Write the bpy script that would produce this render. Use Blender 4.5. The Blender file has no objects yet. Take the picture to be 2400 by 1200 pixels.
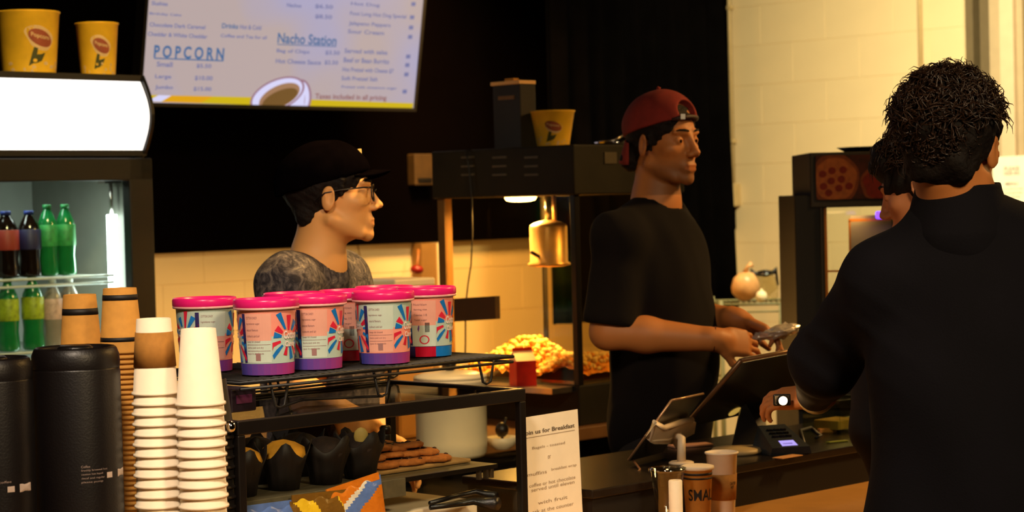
import bpy, bmesh, math, random
import numpy as np
from mathutils import Vector, Matrix, Euler
random.seed(7); np.random.seed(7)
PI = math.pi
SC = bpy.context.scene
COL = SC.collection

# ------------------------------------------------------------------ camera
FPX, EYE, PITCH, ROLL = 4800.0, 1.53, math.atan(122/4800.0), 0.025
cp, sp, cr, sr = math.cos(PITCH), math.sin(PITCH), math.cos(ROLL), math.sin(ROLL)
FWD = Vector((0, cp, -sp)); _r0 = Vector((1, 0, 0)); _u0 = Vector((0, sp, cp))
RGT = _r0*cr - _u0*sr; UPV = _r0*sr + _u0*cr
CAMP = Vector((0, 0, EYE))
cam_d = bpy.data.cameras.new('camera'); cam = bpy.data.objects.new('camera', cam_d); COL.objects.link(cam)
cam_d.sensor_width = 36; cam_d.lens = 36*FPX/2400; cam_d.clip_start = .05; cam_d.clip_end = 60
cam.matrix_world = Matrix(((RGT.x, UPV.x, -FWD.x, 0), (RGT.y, UPV.y, -FWD.y, 0), (RGT.z, UPV.z, -FWD.z, EYE), (0, 0, 0, 1)))
cam_d.dof.use_dof = True; cam_d.dof.focus_distance = 4.0; cam_d.dof.aperture_fstop = 6.3
SC.camera = cam

# ------------------------------------------------------------------ world, lights, exposure
w = bpy.data.worlds.new('world'); SC.world = w; w.use_nodes = True
w.node_tree.nodes['Background'].inputs[0].default_value = (1, .72, .42, 1)
w.node_tree.nodes['Background'].inputs[1].default_value = .02
SC.view_settings.view_transform = 'Standard'; SC.view_settings.look = 'None'
SC.view_settings.exposure = 0; SC.view_settings.gamma = 1
try: SC.view_settings.use_curve_mapping = False
except Exception: pass
U = Vector((.70710678, .70710678, 0)); N = Vector((-.70710678, .70710678, 0)); Z = Vector((0, 0, 1))
def ST(s, t, z=0.0):                    # room axes: s along the counter and black wall, t away from the counter
    return U*s + N*t + Z*z
def area(name, loc, target, power, size, color, sy=None, spread=None):
    d = bpy.data.lights.new(name, 'AREA'); o = bpy.data.objects.new(name, d); COL.objects.link(o)
    d.energy = power; d.color = color; d.size = size
    if sy: d.shape = 'RECTANGLE'; d.size_y = sy
    if spread: d.spread = math.radians(spread)
    o.location = loc; o.rotation_euler = (Vector(target)-Vector(loc)).to_track_quat('-Z', 'Y').to_euler()
    return o
WARM = (1, .74, .40)
area('ceiling_lamp_over_right_wall', ST(6.4, 4.3, 3.2), ST(8.2, 5.3, 1.4), 96, .8, (1, .86, .50), spread=120)
area('ceiling_lamp_over_back_counter', ST(5.65, 5.75, 3.0), ST(5.7, 6.65, 1.0), 48, .4, (1, .58, .18), spread=100)
area('ceiling_lamp_over_cups', ST(1.0, 1.75, 2.9), ST(2.4, 3.0, 1.1), 7.4, .35, (1, .80, .60), spread=60)
area('ceiling_lamp_over_staff', ST(6.0, 2.0, 3.1), ST(4.4, 3.3, 1.4), 17, .4, (1, .56, .17), spread=80)
area('added_front_fill', ST(1.6, -.6, 3.05), ST(3.0, 3.0, .9), 9, .5, (1, .74, .42), spread=50)  # unseen frontal fill, added from the camera side
area('added_fill_on_glasses_man', ST(3.7, 3.3, 3.1), ST(3.1, 3.7, 1.4), 10, .3, (1, .60, .20), spread=55)  # unseen lamp added to brighten the man with glasses
area('added_fill_on_cooler_top', ST(2.6, 3.4, 3.15), ST(3.6, 5.2, 2.0), 5.5, .3, (1, .74, .34), spread=55)  # unseen lamp added so the buckets on the cooler come out brighter

# ------------------------------------------------------------------ pixel helpers (2400 x 1200 frame)
def ray(px, py):
    return FWD + RGT*((px-1200)/FPX) + UPV*((600-py)/FPX)
def at(px, py, Y):
    r = ray(px, py); return CAMP + r*(Y/r.y)
def atz(px, py, z):
    r = ray(px, py); return CAMP + r*((z-EYE)/r.z)
def onplane(px, py, p, n):
    r = ray(px, py); return CAMP + r*((Vector(p)-CAMP).dot(n)/r.dot(n))
def st(v): return v.dot(U), v.dot(N), v.z

# ------------------------------------------------------------------ materials
def srgb(c):
    return tuple(((x/255)/12.92 if x/255 <= .04045 else ((x/255+.055)/1.055)**2.4) for x in c)
MATS = {}
def mat(name, c, rough=.6, metal=0, emit=None, estr=0, var=0, scale=20, bump=0, bscale=200, trans=0, alpha=None, ior=1.45, attr=None, sheen=0, spec=None, c2=None):
    if name in MATS: return MATS[name]
    m = bpy.data.materials.new(name); m.use_nodes = True; MATS[name] = m
    nt = m.node_tree; b = nt.nodes['Principled BSDF']
    b.inputs['Base Color'].default_value = (*c, 1); b.inputs['Roughness'].default_value = rough
    b.inputs['Metallic'].default_value = metal; b.inputs['IOR'].default_value = ior
    b.inputs['Transmission Weight'].default_value = trans
    if spec is not None: b.inputs['Specular IOR Level'].default_value = spec
    if sheen: b.inputs['Sheen Weight'].default_value = sheen
    if alpha is not None: b.inputs['Alpha'].default_value = alpha
    if emit: b.inputs['Emission Color'].default_value = (*emit, 1); b.inputs['Emission Strength'].default_value = estr
    tc = nt.nodes.new('ShaderNodeTexCoord')
    if attr:
        a = nt.nodes.new('ShaderNodeAttribute'); a.attribute_name = attr
        nt.links.new(a.outputs['Color'], b.inputs['Base Color'])
    elif var or c2:
        n = nt.nodes.new('ShaderNodeTexNoise'); n.inputs['Scale'].default_value = scale; n.inputs['Detail'].default_value = 5
        nt.links.new(tc.outputs['Object'], n.inputs['Vector'])
        r = nt.nodes.new('ShaderNodeValToRGB'); lo, hi = r.color_ramp.elements
        lo.position = .35; hi.position = .65
        lo.color = (*(c2 if c2 else tuple(x*(1-var) for x in c)), 1); hi.color = (*(c if c2 else tuple(min(1, x*(1+var)) for x in c)), 1)
        nt.links.new(n.outputs['Fac'], r.inputs['Fac']); nt.links.new(r.outputs['Color'], b.inputs['Base Color'])
    if bump:
        n2 = nt.nodes.new('ShaderNodeTexNoise'); n2.inputs['Scale'].default_value = bscale
        nt.links.new(tc.outputs['Object'], n2.inputs['Vector'])
        bp = nt.nodes.new('ShaderNodeBump'); bp.inputs['Strength'].default_value = bump; bp.inputs['Distance'].default_value = .004
        nt.links.new(n2.outputs['Fac'], bp.inputs['Height']); nt.links.new(bp.outputs['Normal'], b.inputs['Normal'])
    return m
def glass(name, tint=(1, 1, 1), refl=.12, alpha_c=1.0):
    # thin pane: mostly clear, a little mirror
    if name in MATS: return MATS[name]
    m = bpy.data.materials.new(name); m.use_nodes = True; MATS[name] = m
    nt = m.node_tree; nt.nodes.clear(); o = nt.nodes.new('ShaderNodeOutputMaterial')
    tr = nt.nodes.new('ShaderNodeBsdfTransparent'); tr.inputs[0].default_value = (*tint, 1)
    gl = nt.nodes.new('ShaderNodeBsdfGlossy'); gl.inputs['Roughness'].default_value = .05
    mx = nt.nodes.new('ShaderNodeMixShader'); fr = nt.nodes.new('ShaderNodeLayerWeight'); fr.inputs[0].default_value = .5
    pw = nt.nodes.new('ShaderNodeMath'); pw.operation = 'POWER'; pw.inputs[1].default_value = 4
    ad = nt.nodes.new('ShaderNodeMath'); ad.operation = 'MULTIPLY_ADD'; ad.inputs[1].default_value = .45; ad.inputs[2].default_value = refl*.22
    nt.links.new(fr.outputs['Facing'], pw.inputs[0]); nt.links.new(pw.outputs[0], ad.inputs[0]); nt.links.new(ad.outputs[0], mx.inputs[0])
    nt.links.new(tr.outputs[0], mx.inputs[1]); nt.links.new(gl.outputs[0], mx.inputs[2]); nt.links.new(mx.outputs[0], o.inputs[0])
    return m
BLACK = mat('black_plastic', srgb((16, 13, 13)), .38, bump=.15, bscale=400)
BLKMET = mat('black_painted_metal', srgb((15, 11, 10)), .38, var=.15)
WIRE = mat('black_wire', srgb((16, 14, 14)), .45, var=.1)
STEEL = mat('steel', (.55, .52, .48), .28, 1, var=.08, scale=40)
CHROME = mat('chrome', (.8, .8, .8), .1, 1, var=.03)
PAPERW = mat('white_paper', srgb((238, 228, 208)), .8, var=.03)
CUPW = mat('white_cup_paper', srgb((245, 228, 200)), .65, var=.02, scale=60)
KRAFT = mat('kraft_card', srgb((168, 114, 46)), .85, var=.08, scale=90)
KRAFT2 = mat('kraft_cup_paper', srgb((196, 138, 58)), .8, var=.06, scale=70)
INK = mat('black_ink', srgb((25, 22, 22)), .6, var=.05)
GREYINK = mat('grey_ink', srgb((120, 108, 100)), .7, var=.05)
GLASSM = glass('clear_glass', (.96, .97, .95))

# ------------------------------------------------------------------ objects
def meta(o, label=None, cat=None, group=None, kind=None):
    if label: o['label'] = label
    if cat: o['category'] = cat
    if group: o['group'] = group
    if kind: o['kind'] = kind
    return o
def thing(name, label, cat, loc=(0, 0, 0), rz=0.0, group=None):
    o = bpy.data.objects.new(name, None); COL.objects.link(o); o.location = loc; o.rotation_euler = (0, 0, rz)
    o.empty_display_size = .05
    return meta(o, label, cat, group)
class MB:
    def __init__(s): s.v = []; s.f = []; s.mi = []; s.mats = []; s.sm = []
    def _m(s, m):
        if m not in s.mats: s.mats.append(m)
        return s.mats.index(m)
    def add(s, vs, fs, m=None, smooth=False):
        b = len(s.v); s.v += [tuple(v) for v in vs]
        k = s._m(m) if m else 0
        for f in fs: s.f.append([b+i for i in f]); s.mi.append(k); s.sm.append(smooth)
        return s
    def box(s, c, h, m=None, rot=None, bevel=0):
        c = Vector(c); hx, hy, hz = h
        if bevel:
            bm = bmesh.new(); bmesh.ops.create_cube(bm, size=2)
            for v in bm.verts: v.co = Vector((v.co.x*hx, v.co.y*hy, v.co.z*hz))
            bmesh.ops.bevel(bm, geom=bm.edges[:], offset=bevel, segments=2, affect='EDGES', profile=.5)
            vs = [v.co.copy() for v in bm.verts]; bm.verts.index_update()
            fs = [[v.index for v in f.verts] for f in bm.faces]; bm.free()
        else:
            vs = [Vector((x*hx, y*hy, z*hz)) for x in (-1, 1) for y in (-1, 1) for z in (-1, 1)]
            fs = [(0, 1, 3, 2), (4, 6, 7, 5), (0, 4, 5, 1), (2, 3, 7, 6), (0, 2, 6, 4), (1, 5, 7, 3)]
        if rot is not None: vs = [rot @ v for v in vs]
        return s.add([v+c for v in vs], fs, m)
    def lathe(s, prof, n=32, m=None, c=(0, 0, 0), cap=True, mfun=None, rot=None):
        c = Vector(c); vs = []
        for r, z in prof:
            for i in range(n):
                a = 2*PI*i/n; v = Vector((r*math.cos(a), r*math.sin(a), z))
                vs.append((rot @ v if rot is not None else v)+c)
        for k in range(len(prof)-1):
            fs = [(k*n+i, k*n+(i+1) % n, (k+1)*n+(i+1) % n, (k+1)*n+i) for i in range(n)]
            mm = mfun(k) if mfun else m
            if k == 0: b0 = len(s.v); s.add(vs, [], mm)
            kk = s._m(mm) if mm else 0
            for f in fs: s.f.append([b0+i for i in f]); s.mi.append(kk); s.sm.append(True)
        if cap:
            mm = mfun(0) if mfun else m
            if prof[0][0] > 1e-5: s.f.append([b0+i for i in range(n)][::-1]); s.mi.append(s._m(mm) if mm else 0); s.sm.append(False)
            mm = mfun(len(prof)-2) if mfun else m
            if prof[-1][0] > 1e-5: s.f.append([b0+(len(prof)-1)*n+i for i in range(n)]); s.mi.append(s._m(mm) if mm else 0); s.sm.append(False)
        return s
    def tube(s, pts, r, n=8, m=None, closed=False):
        pts = [Vector(p) for p in pts]; L = len(pts); rs = r if isinstance(r, (list, tuple)) else [r]*L
        vs = []; ref = None
        for i, p in enumerate(pts):
            if closed: d = pts[(i+1) % L]-pts[i-1]
            else: d = pts[min(i+1, L-1)]-pts[max(i-1, 0)]
            d.normalize()
            if ref is None: ref = d.orthogonal().normalized()
            ref = (ref-d*ref.dot(d))
            if ref.length < 1e-6: ref = d.orthogonal()
            ref.normalize(); b = d.cross(ref)
            for k in range(n):
                a = 2*PI*k/n; vs.append(p+(ref*math.cos(a)+b*math.sin(a))*rs[i])
        fs = []
        for i in range(L if closed else L-1):
            j = (i+1) % L
            for k in range(n): fs.append((i*n+k, i*n+(k+1) % n, j*n+(k+1) % n, j*n+k))
        if not closed: fs.append(tuple(range(n))[::-1]); fs.append(tuple((L-1)*n+k for k in range(n)))
        return s.add(vs, fs, m, True)
    def slab(s, corners, n, th, m=None):     # polygon extruded by th along n
        n = Vector(n).normalized(); k = len(corners)
        cs = [Vector(c) for c in corners]; vs = cs+[c+n*th for c in cs]
        fs = [tuple(range(k)), tuple(range(k, 2*k))[::-1]]+[(i, k+i, k+(i+1) % k, (i+1) % k) for i in range(k)]
        return s.add(vs, fs, m)
    def obj(s, name, m=None, parent=None, loc=None, rot=None, origin=None):
        me = bpy.data.meshes.new(name)
        vs = s.v if origin is None else [(v[0]-origin[0], v[1]-origin[1], v[2]-origin[2]) for v in s.v]
        me.from_pydata(vs, [], s.f)
        for mm in (s.mats if s.mats else [m]): me.materials.append(mm)
        me.polygons.foreach_set('material_index', s.mi); me.polygons.foreach_set('use_smooth', s.sm)
        bm = bmesh.new(); bm.from_mesh(me); bmesh.ops.recalc_face_normals(bm, faces=bm.faces[:]); bm.to_mesh(me); bm.free()
        o = bpy.data.objects.new(name, me); COL.objects.link(o)
        if parent: o.parent = parent
        if origin is not None: o.location = origin
        if loc is not None: o.location = loc
        if rot is not None: o.rotation_euler = rot
        return o
def kids(o): return [c for c in bpy.data.objects if c.parent == o]
def dup(root, loc, rz=None, label=None):
    r = root.copy(); COL.objects.link(r); r.location = loc
    if rz is not None: r.rotation_euler = (0, 0, rz)
    if label: r['label'] = label
    for ch in list(root.children):
        c = ch.copy(); COL.objects.link(c); c.parent = r
        for g in list(ch.children):
            d = g.copy(); COL.objects.link(d); d.parent = c
    return r
ROOMROT = Matrix(((U.x, N.x, 0), (U.y, N.y, 0), (0, 0, 1)))   # columns: s, t, z
R45 = PI/4
def rbox(mb, s0, s1, t0, t1, z0, z1, m=None, bevel=0):
    return mb.box(ST((s0+s1)/2, (t0+t1)/2, (z0+z1)/2), ((s1-s0)/2, (t1-t0)/2, (z1-z0)/2), m, ROOMROT, bevel)
def structure(name, mb, m=None, parent=None):
    o = mb.obj(name, m, parent); o['kind'] = 'structure'; return o
def text_mesh(s, size=1.0, bold=0.0, spacing=1.0):
    cu = bpy.data.curves.new('t', 'FONT'); cu.body = s; cu.size = size; cu.extrude = 0; cu.offset = bold; cu.space_character = spacing; cu.resolution_u = 3
    o = bpy.data.objects.new('t', cu); COL.objects.link(o)
    dg = bpy.context.evaluated_depsgraph_get(); dg.update()
    me = bpy.data.meshes.new_from_object(o.evaluated_get(dg))
    vs = [v.co.copy() for v in me.vertices]; fs = [list(p.vertices) for p in me.polygons]
    bpy.data.objects.remove(o); bpy.data.curves.remove(cu); bpy.data.meshes.remove(me)
    return vs, fs
def text_fit(mb, s, o, ex, ey, w, h, m, lift=.0006, bold=0.0, spacing=1.0, shear=0.0):
    """text drawn from point o, w wide along ex and h tall along ey"""
    vs, fs = text_mesh(s, 1, bold, spacing)
    if not vs: return
    x0 = min(v.x for v in vs); x1 = max(v.x for v in vs); y0 = min(v.y for v in vs); y1 = max(v.y for v in vs)
    ex = Vector(ex).normalized(); ey = Vector(ey).normalized(); nn = ex.cross(ey)
    out = [Vector(o)+ex*((v.x-x0)/(x1-x0)*w+shear*(v.y-y0)/(y1-y0)*h)+ey*((v.y-y0)/(y1-y0)*h)+nn*lift for v in vs]
    mb.add(out, fs, m)
def hexpts(c, ex, ey, rx, ry, n=32, a0=0, a1=2*PI):
    return [Vector(c)+Vector(ex)*(rx*math.cos(a0+(a1-a0)*i/n))+Vector(ey)*(ry*math.sin(a0+(a1-a0)*i/n)) for i in range(n)]
# ------------------------------------------------------------------ implicit modelling (bodies, clothes, hair)
class Vol:
    def __init__(s, lo, hi, res):
        s.lo = np.array(lo, np.float32); s.res = res
        s.n = tuple(int(math.ceil((h-l)/res))+1 for l, h in zip(lo, hi))
        s.D = np.ones(s.n, np.float32)
    def region(s, lo, hi, pad):
        a = [max(0, int((l-pad-o)/s.res)) for l, o in zip(lo, s.lo)]
        b = [min(n, int((h+pad-o)/s.res)+2) for h, o, n in zip(hi, s.lo, s.n)]
        if any(x >= y for x, y in zip(a, b)): return None
        sl = tuple(slice(x, y) for x, y in zip(a, b))
        g = [(s.lo[i]+s.res*np.arange(a[i], b[i])).astype(np.float32) for i in range(3)]
        return sl, g[0][:, None, None], g[1][None, :, None], g[2][None, None, :]
    def add(s, prim, k=.01):
        fn, lo, hi = prim; r = s.region(lo, hi, k+2*s.res)
        if r is None: return s
        sl, X, Y, Z_ = r; d = fn(X, Y, Z_); a = s.D[sl]
        h = np.clip(.5+.5*(d-a)/k, 0, 1); s.D[sl] = d+(a-d)*h-k*h*(1-h); return s
    def sub(s, prim, k=.006):
        fn, lo, hi = prim; r = s.region(lo, hi, k+2*s.res)
        if r is None: return s
        sl, X, Y, Z_ = r; d = -fn(X, Y, Z_); a = s.D[sl]
        h = np.clip(.5-.5*(d-a)/k, 0, 1); s.D[sl] = d+(a-d)*h+k*h*(1-h); return s
    def below(s, z):           # cut away all under z
        g = (s.lo[2]+s.res*np.arange(s.n[2])).astype(np.float32)[None, None, :]
        s.D = np.maximum(s.D, z-g); return s
    def warp(s, fn):
        r = s.region(s.lo, s.lo+s.res*np.array(s.n), 0); sl, X, Y, Z_ = r
        s.D[sl] += fn(X, Y, Z_); return s
    def mesh(s):
        D = s.D; I = D < 0
        c = I[:-1, :-1, :-1].astype(np.int8)
        for dx in (0, 1):
            for dy in (0, 1):
                for dz in (0, 1):
                    if dx or dy or dz: c = c+I[dx:I.shape[0]-1+dx, dy:I.shape[1]-1+dy, dz:I.shape[2]-1+dz]
        act = (c > 0) & (c < 8); idx = np.argwhere(act)
        acc = np.zeros((len(idx), 3)); cnt = np.zeros(len(idx))
        co = [(a, b, d) for a in (0, 1) for b in (0, 1) for d in (0, 1)]
        for p in co:
            for ax in range(3):
                if p[ax]: continue
                q = list(p); q[ax] = 1
                a = D[idx[:, 0]+p[0], idx[:, 1]+p[1], idx[:, 2]+p[2]]; b = D[idx[:, 0]+q[0], idx[:, 1]+q[1], idx[:, 2]+q[2]]
                m = (a < 0) != (b < 0); t = np.where(m, a/np.where(m, a-b, 1), 0)
                for j in range(3): acc[:, j] += np.where(m, p[j]+(t if j == ax else 0), 0)
                cnt += m
        V = s.lo+s.res*(idx+acc/cnt[:, None])
        M = -np.ones(act.shape, np.int32); M[act] = np.arange(len(idx))
        F = []
        for ax in range(3):
            o1, o2 = [(1, 2), (2, 0), (0, 1)][ax]
            A = I; s0 = [slice(None)]*3; s1 = [slice(None)]*3; s0[ax] = slice(0, -1); s1[ax] = slice(1, None)
            e = np.argwhere(A[tuple(s0)] != A[tuple(s1)])
            e = e[(e[:, o1] > 0) & (e[:, o2] > 0) & (e[:, o1] < act.shape[o1]) & (e[:, o2] < act.shape[o2])]
            inside = A[tuple(s0)][e[:, 0], e[:, 1], e[:, 2]]
            def g(d1, d2):
                t = e.copy(); t[:, o1] -= d1; t[:, o2] -= d2; return M[t[:, 0], t[:, 1], t[:, 2]]
            q = np.stack([g(1, 1), g(0, 1), g(0, 0), g(1, 0)], 1)
            q[~inside] = q[~inside][:, ::-1]; F.append(q)
        return V, np.concatenate(F)
def sdf_obj(name, vol, m, parent=None, color=None, smooth=2):
    V, F = vol.mesh()
    # light laplacian smoothing for clean shading
    if smooth:
        e = np.concatenate([F[:, [0, 1]], F[:, [1, 2]], F[:, [2, 3]], F[:, [3, 0]]]); 
        for _ in range(smooth):
            acc = np.zeros_like(V); cnt = np.zeros(len(V))
            for j in range(3):
                acc[:, j] = np.bincount(e[:, 0], V[e[:, 1], j], len(V))+np.bincount(e[:, 1], V[e[:, 0], j], len(V))
            cnt = np.bincount(e[:, 0], minlength=len(V))+np.bincount(e[:, 1], minlength=len(V))
            V = V*.5+.5*acc/np.maximum(cnt, 1)[:, None]
    me = bpy.data.meshes.new(name)
    me.vertices.add(len(V)); me.vertices.foreach_set('co', V.astype(np.float32).ravel())
    me.loops.add(F.size); me.loops.foreach_set('vertex_index', F.astype(np.int32).ravel())
    me.polygons.add(len(F)); me.polygons.foreach_set('loop_start', np.arange(0, F.size, 4, dtype=np.int32))
    me.polygons.foreach_set('use_smooth', np.ones(len(F), bool))
    me.update(calc_edges=True)
    if color is not None:
        c = color(V); a = me.color_attributes.new('Col', 'FLOAT_COLOR', 'POINT')
        a.data.foreach_set('color', np.concatenate([c, np.ones((len(c), 1))], 1).astype(np.float32).ravel())
    me.materials.append(m)
    o = bpy.data.objects.new(name, me); COL.objects.link(o)
    if parent: o.parent = parent; o.matrix_parent_inverse = parent.matrix_world.inverted() if False else Matrix.Translation(-Vector(parent.location))
    return o
def _loc(c, R):
    c = np.array(c, np.float32); Rm = np.array(R, np.float32) if R is not None else np.eye(3, dtype=np.float32)
    def f(X, Y, Z_):
        x, y, z = X-c[0], Y-c[1], Z_-c[2]
        return (x*Rm[0, 0]+y*Rm[1, 0]+z*Rm[2, 0], x*Rm[0, 1]+y*Rm[1, 1]+z*Rm[2, 1], x*Rm[0, 2]+y*Rm[1, 2]+z*Rm[2, 2])
    return f
def ell(c, r, R=None):
    L = _loc(c, R); mr = max(r)
    def fn(X, Y, Z_):
        x, y, z = L(X, Y, Z_)
        k0 = np.sqrt((x/r[0])**2+(y/r[1])**2+(z/r[2])**2); k1 = np.sqrt((x/r[0]**2)**2+(y/r[1]**2)**2+(z/r[2]**2)**2)
        return k0*(k0-1)/np.maximum(k1, 1e-6)
    return fn, [v-mr for v in c], [v+mr for v in c]
def cone(a, b, ra, rb):
    a = np.array(a, np.float32); b = np.array(b, np.float32); ba = b-a; L2 = float(ba@ba)+1e-12
    def fn(X, Y, Z_):
        x, y, z = X-a[0], Y-a[1], Z_-a[2]
        h = np.clip((x*ba[0]+y*ba[1]+z*ba[2])/L2, 0, 1)
        return np.sqrt((x-ba[0]*h)**2+(y-ba[1]*h)**2+(z-ba[2]*h)**2)-(ra+(rb-ra)*h)
    r = max(ra, rb)
    return fn, np.minimum(a, b)-r, np.maximum(a, b)+r
def rbx(c, h, R=None, rad=.005):
    L = _loc(c, R); m = math.sqrt(sum(v*v for v in h))
    def fn(X, Y, Z_):
        x, y, z = L(X, Y, Z_)
        qx, qy, qz = np.abs(x)-h[0]+rad, np.abs(y)-h[1]+rad, np.abs(z)-h[2]+rad
        return np.sqrt(np.maximum(qx, 0)**2+np.maximum(qy, 0)**2+np.maximum(qz, 0)**2)+np.minimum(np.maximum(qx, np.maximum(qy, qz)), 0)-rad
    return fn, [v-m for v in c], [v+m for v in c]
def frame(yaw, pitch=0, roll=0):
    """yaw 0 faces the camera (-y), 90 faces +x.  columns: his right, forward, up"""
    y = math.radians(yaw)
    B = Matrix(((-math.cos(y), math.sin(y), 0), (-math.sin(y), -math.cos(y), 0), (0, 0, 1)))
    return B @ Matrix.Rotation(math.radians(pitch), 3, 'X') @ Matrix.Rotation(math.radians(roll), 3, 'Y')
class Head:
    def __init__(s, c, yaw, pitch=0, roll=0, k=1.0): s.c = Vector(c); s.R = frame(yaw, pitch, roll); s.k = k
    def p(s, x, y, z): return s.c+s.R @ (Vector((x, y, z))*s.k)
    def e(s, c, r, tilt=None): return ell(s.p(*c), tuple(v*s.k for v in r), s.R @ tilt if tilt is not None else s.R)
    def cn(s, a, b, ra, rb): return cone(s.p(*a), s.p(*b), ra*s.k, rb*s.k)
    def local(s, V): return ((V-np.array(s.c)) @ np.array(s.R))/s.k
def add_head(v, H, nose=1.0, open_mouth=False):
    v.add(H.e((0, -.012, .036), (.0745, .098, .086)), .01)
    v.add(H.e((0, .034, -.018), (.061, .060, .084)), .02)
    v.add(H.e((0, .022, -.070), (.052, .056, .040)), .02)
    v.add(H.e((0, .079, -.099), (.021, .0165, .0175)), .018)
    for q in (-1, 1):
        v.add(H.cn((q*.056, -.002, -.058), (q*.030, .062, -.096), .014, .012), .018)
        v.add(H.e((q*.043, .058, -.022), (.020, .020, .016)), .015)
        v.sub(H.e((q*.032, .103, .002), (.022, .023, .0145)), .012)
        v.add(H.cn((q*.014, .089, .0215), (q*.046, .078, .022), .0085, .006), .010)
        v.add(H.e((q*.0315, .0765, .0005), (.0145, .0125, .0125)), .003)      # lids around the eye
        v.sub(H.e((q*.0315, .0905, -.0005), (.0115, .005, .0038)), .0015)
        v.add(H.e((q*.0125, .100, -.037), (.0085, .011, .0075)), .005)
    v.add(H.cn((0, .089, .012), (0, .108*(1+.03*(nose-1)), -.026), .0075, .0095), .010)
    v.add(H.e((0, .1125, -.0315), (.0095, .0105*nose, .0085)), .006)
    v.add(H.e((0, .083, -.068), (.024, .012, .020)), .014)
    v.add(H.cn((-.014, .0945, -.0640), (.014, .0945, -.0640), .0050, .0050), .005)
    v.add(H.cn((-.012, .0932, -.0762), (.012, .0932, -.0762), .0054, .0054), .005)
    v.sub(H.cn((-.020, .1000, -.0703), (.020, .1000, -.0703), .0021 if not open_mouth else .0036, .0021 if not open_mouth else .0036), .002)
    for q in (-1, 1):
        T = Matrix.Rotation(q*math.radians(-22), 3, 'Z') @ Matrix.Rotation(math.radians(-10), 3, 'X')
        v.add(H.e((q*.0775, -.005, -.010), (.0075, .0175, .031), T), .004)
        v.sub(H.e((q*.086, .001, -.006), (.006, .010, .018), T), .003)
        v.add(H.e((q*.0785, .004, -.014), (.004, .004, .007), T), .003)
def hand(v, wrist, d, back, L=.185, curl=(20, 25, 30, 35), thumb_curl=20, side=1, r=.0088, spread=1.0, wr=.024):
    """d: towards the fingers, back: normal of the back of the hand, side: which way the thumb leaves (+1 = d x back)"""
    wrist = Vector(wrist); d = Vector(d).normalized(); back = Vector(back); back = (back-d*back.dot(d)).normalized(); lat = d.cross(back)*side
    Rm = Matrix((lat, d, back)).transposed()
    pc = wrist+d*L*.27
    v.add(ell(pc, (L*.215, L*.30, L*.085), Rm), .012)
    v.add(rbx(pc+d*L*.08, (L*.20, L*.17, L*.065), Rm, L*.05), .010)
    v.add(cone(wrist-d*.02, wrist+d*L*.12, wr, wr*.95), .015)
    offs = (.165, .058, -.05, -.15); lens = (.40, .45, .42, .33)
    for i in range(4):
        p = wrist+d*L*(.50 if i != 3 else .46)+lat*L*offs[i]; a = 0; dd = d+lat*(offs[i]*.45*spread); dd.normalize()
        cur = curl[i]; rr = r*(.92 if i == 3 else 1)
        v.add(cone(p-dd*L*.2, p, rr*1.05, rr), .006)
        for j, f in enumerate((.45, .32, .23)):
            ang = math.radians(cur*(j*1.0+.6)); ddj = (dd*math.cos(ang)-back*math.sin(ang)).normalized()
            q = p+ddj*L*lens[i]*f; v.add(cone(p, q, rr*(1-.09*j), rr*(.92-.09*j)), .003); p = q
    p = wrist+d*L*.14+lat*L*.17-back*L*.03; v.add(cone(wrist+d*L*.10+lat*.02, p, r*1.8, r*1.5), .01)
    for j, (f, a0) in enumerate(((.20, 42), (.17, 30), (.13, 30-thumb_curl))):
        ang = math.radians(a0); ddj = (d*math.cos(ang)+lat*math.sin(ang)-back*.25).normalized()
        q = p+ddj*L*f; v.add(cone(p, q, r*(1.35-.15*j), r*(1.2-.15*j)), .005); p = q
def wrinkle(amp, f, seed=0, dirn=(1, .4, .8)):
    rs = np.random.RandomState(seed); A = rs.randn(6, 3)*np.array(dirn)*f; ph = rs.rand(6)*6.28
    def fn(X, Y, Z_):
        q = 0
        wx = .03*np.sin(Y*23+Z_*11+seed); 
        for i in range(6): q = q+np.sin((X+wx)*A[i, 0]+Y*A[i, 1]+Z_*A[i, 2]+ph[i])
        return (amp/3*q).astype(np.float32)
    return fn
def strands(mb, roots, r=.0011, m=None, seg=4):
    for base, dirs in roots:      # dirs: list of step vectors
        pts = [base]; 
        for dv in dirs: pts.append(pts[-1]+dv)
        k = len(pts); mb.tube(pts, [r*(1-.85*i/(k-1)) for i in range(k)], 3, m)
# ------------------------------------------------------------------ the setting
S0, S1, T0, T1, CEIL = -1.8, 8.245, -2.6, 6.65, 3.3
FLOORM = mat('floor_tile', srgb((96, 78, 60)), .5, var=.15, scale=3)
BEIGE = mat('beige_block_paint', srgb((226, 202, 158)), .7, var=.015, scale=6, bump=.04, bscale=150)
BEIGEJ = mat('beige_block_joint', srgb((218, 194, 150)), .75, var=.02, scale=6)
DARKP = mat('black_wall_paint', srgb((5, 3, 3)), 1, var=.1, scale=4, spec=0)
GREYW = mat('lobby_wall_paint', srgb((70, 60, 52)), .8, var=.05, scale=3)
m = MB(); rbox(m, S0-.2, S1+.2, T0-.2, T1+.2, -.1, 0); structure('floor', m, FLOORM)
m = MB(); rbox(m, S0-.2, S1+.2, T0-.2, T1+.2, CEIL, CEIL+.1); structure('ceiling', m, mat('ceiling_paint', srgb((60, 50, 40)), .9, var=.05))
JT = .012                                   # depth in front of the wall slab taken by the blocks
m = MB(); rbox(m, S0-.2, S1+.2, T1-.009, T1+.2, 0, CEIL); wallA = structure('wall_back', m, BEIGEJ)
m = MB(); rbox(m, S1-.009, S1+.2, T0, T1, 0, CEIL); wallB = structure('wall_right', m, BEIGEJ)
m = MB(); rbox(m, S0-.2, S0, T0, T1, 0, CEIL); structure('wall_left', m, GREYW)
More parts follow.
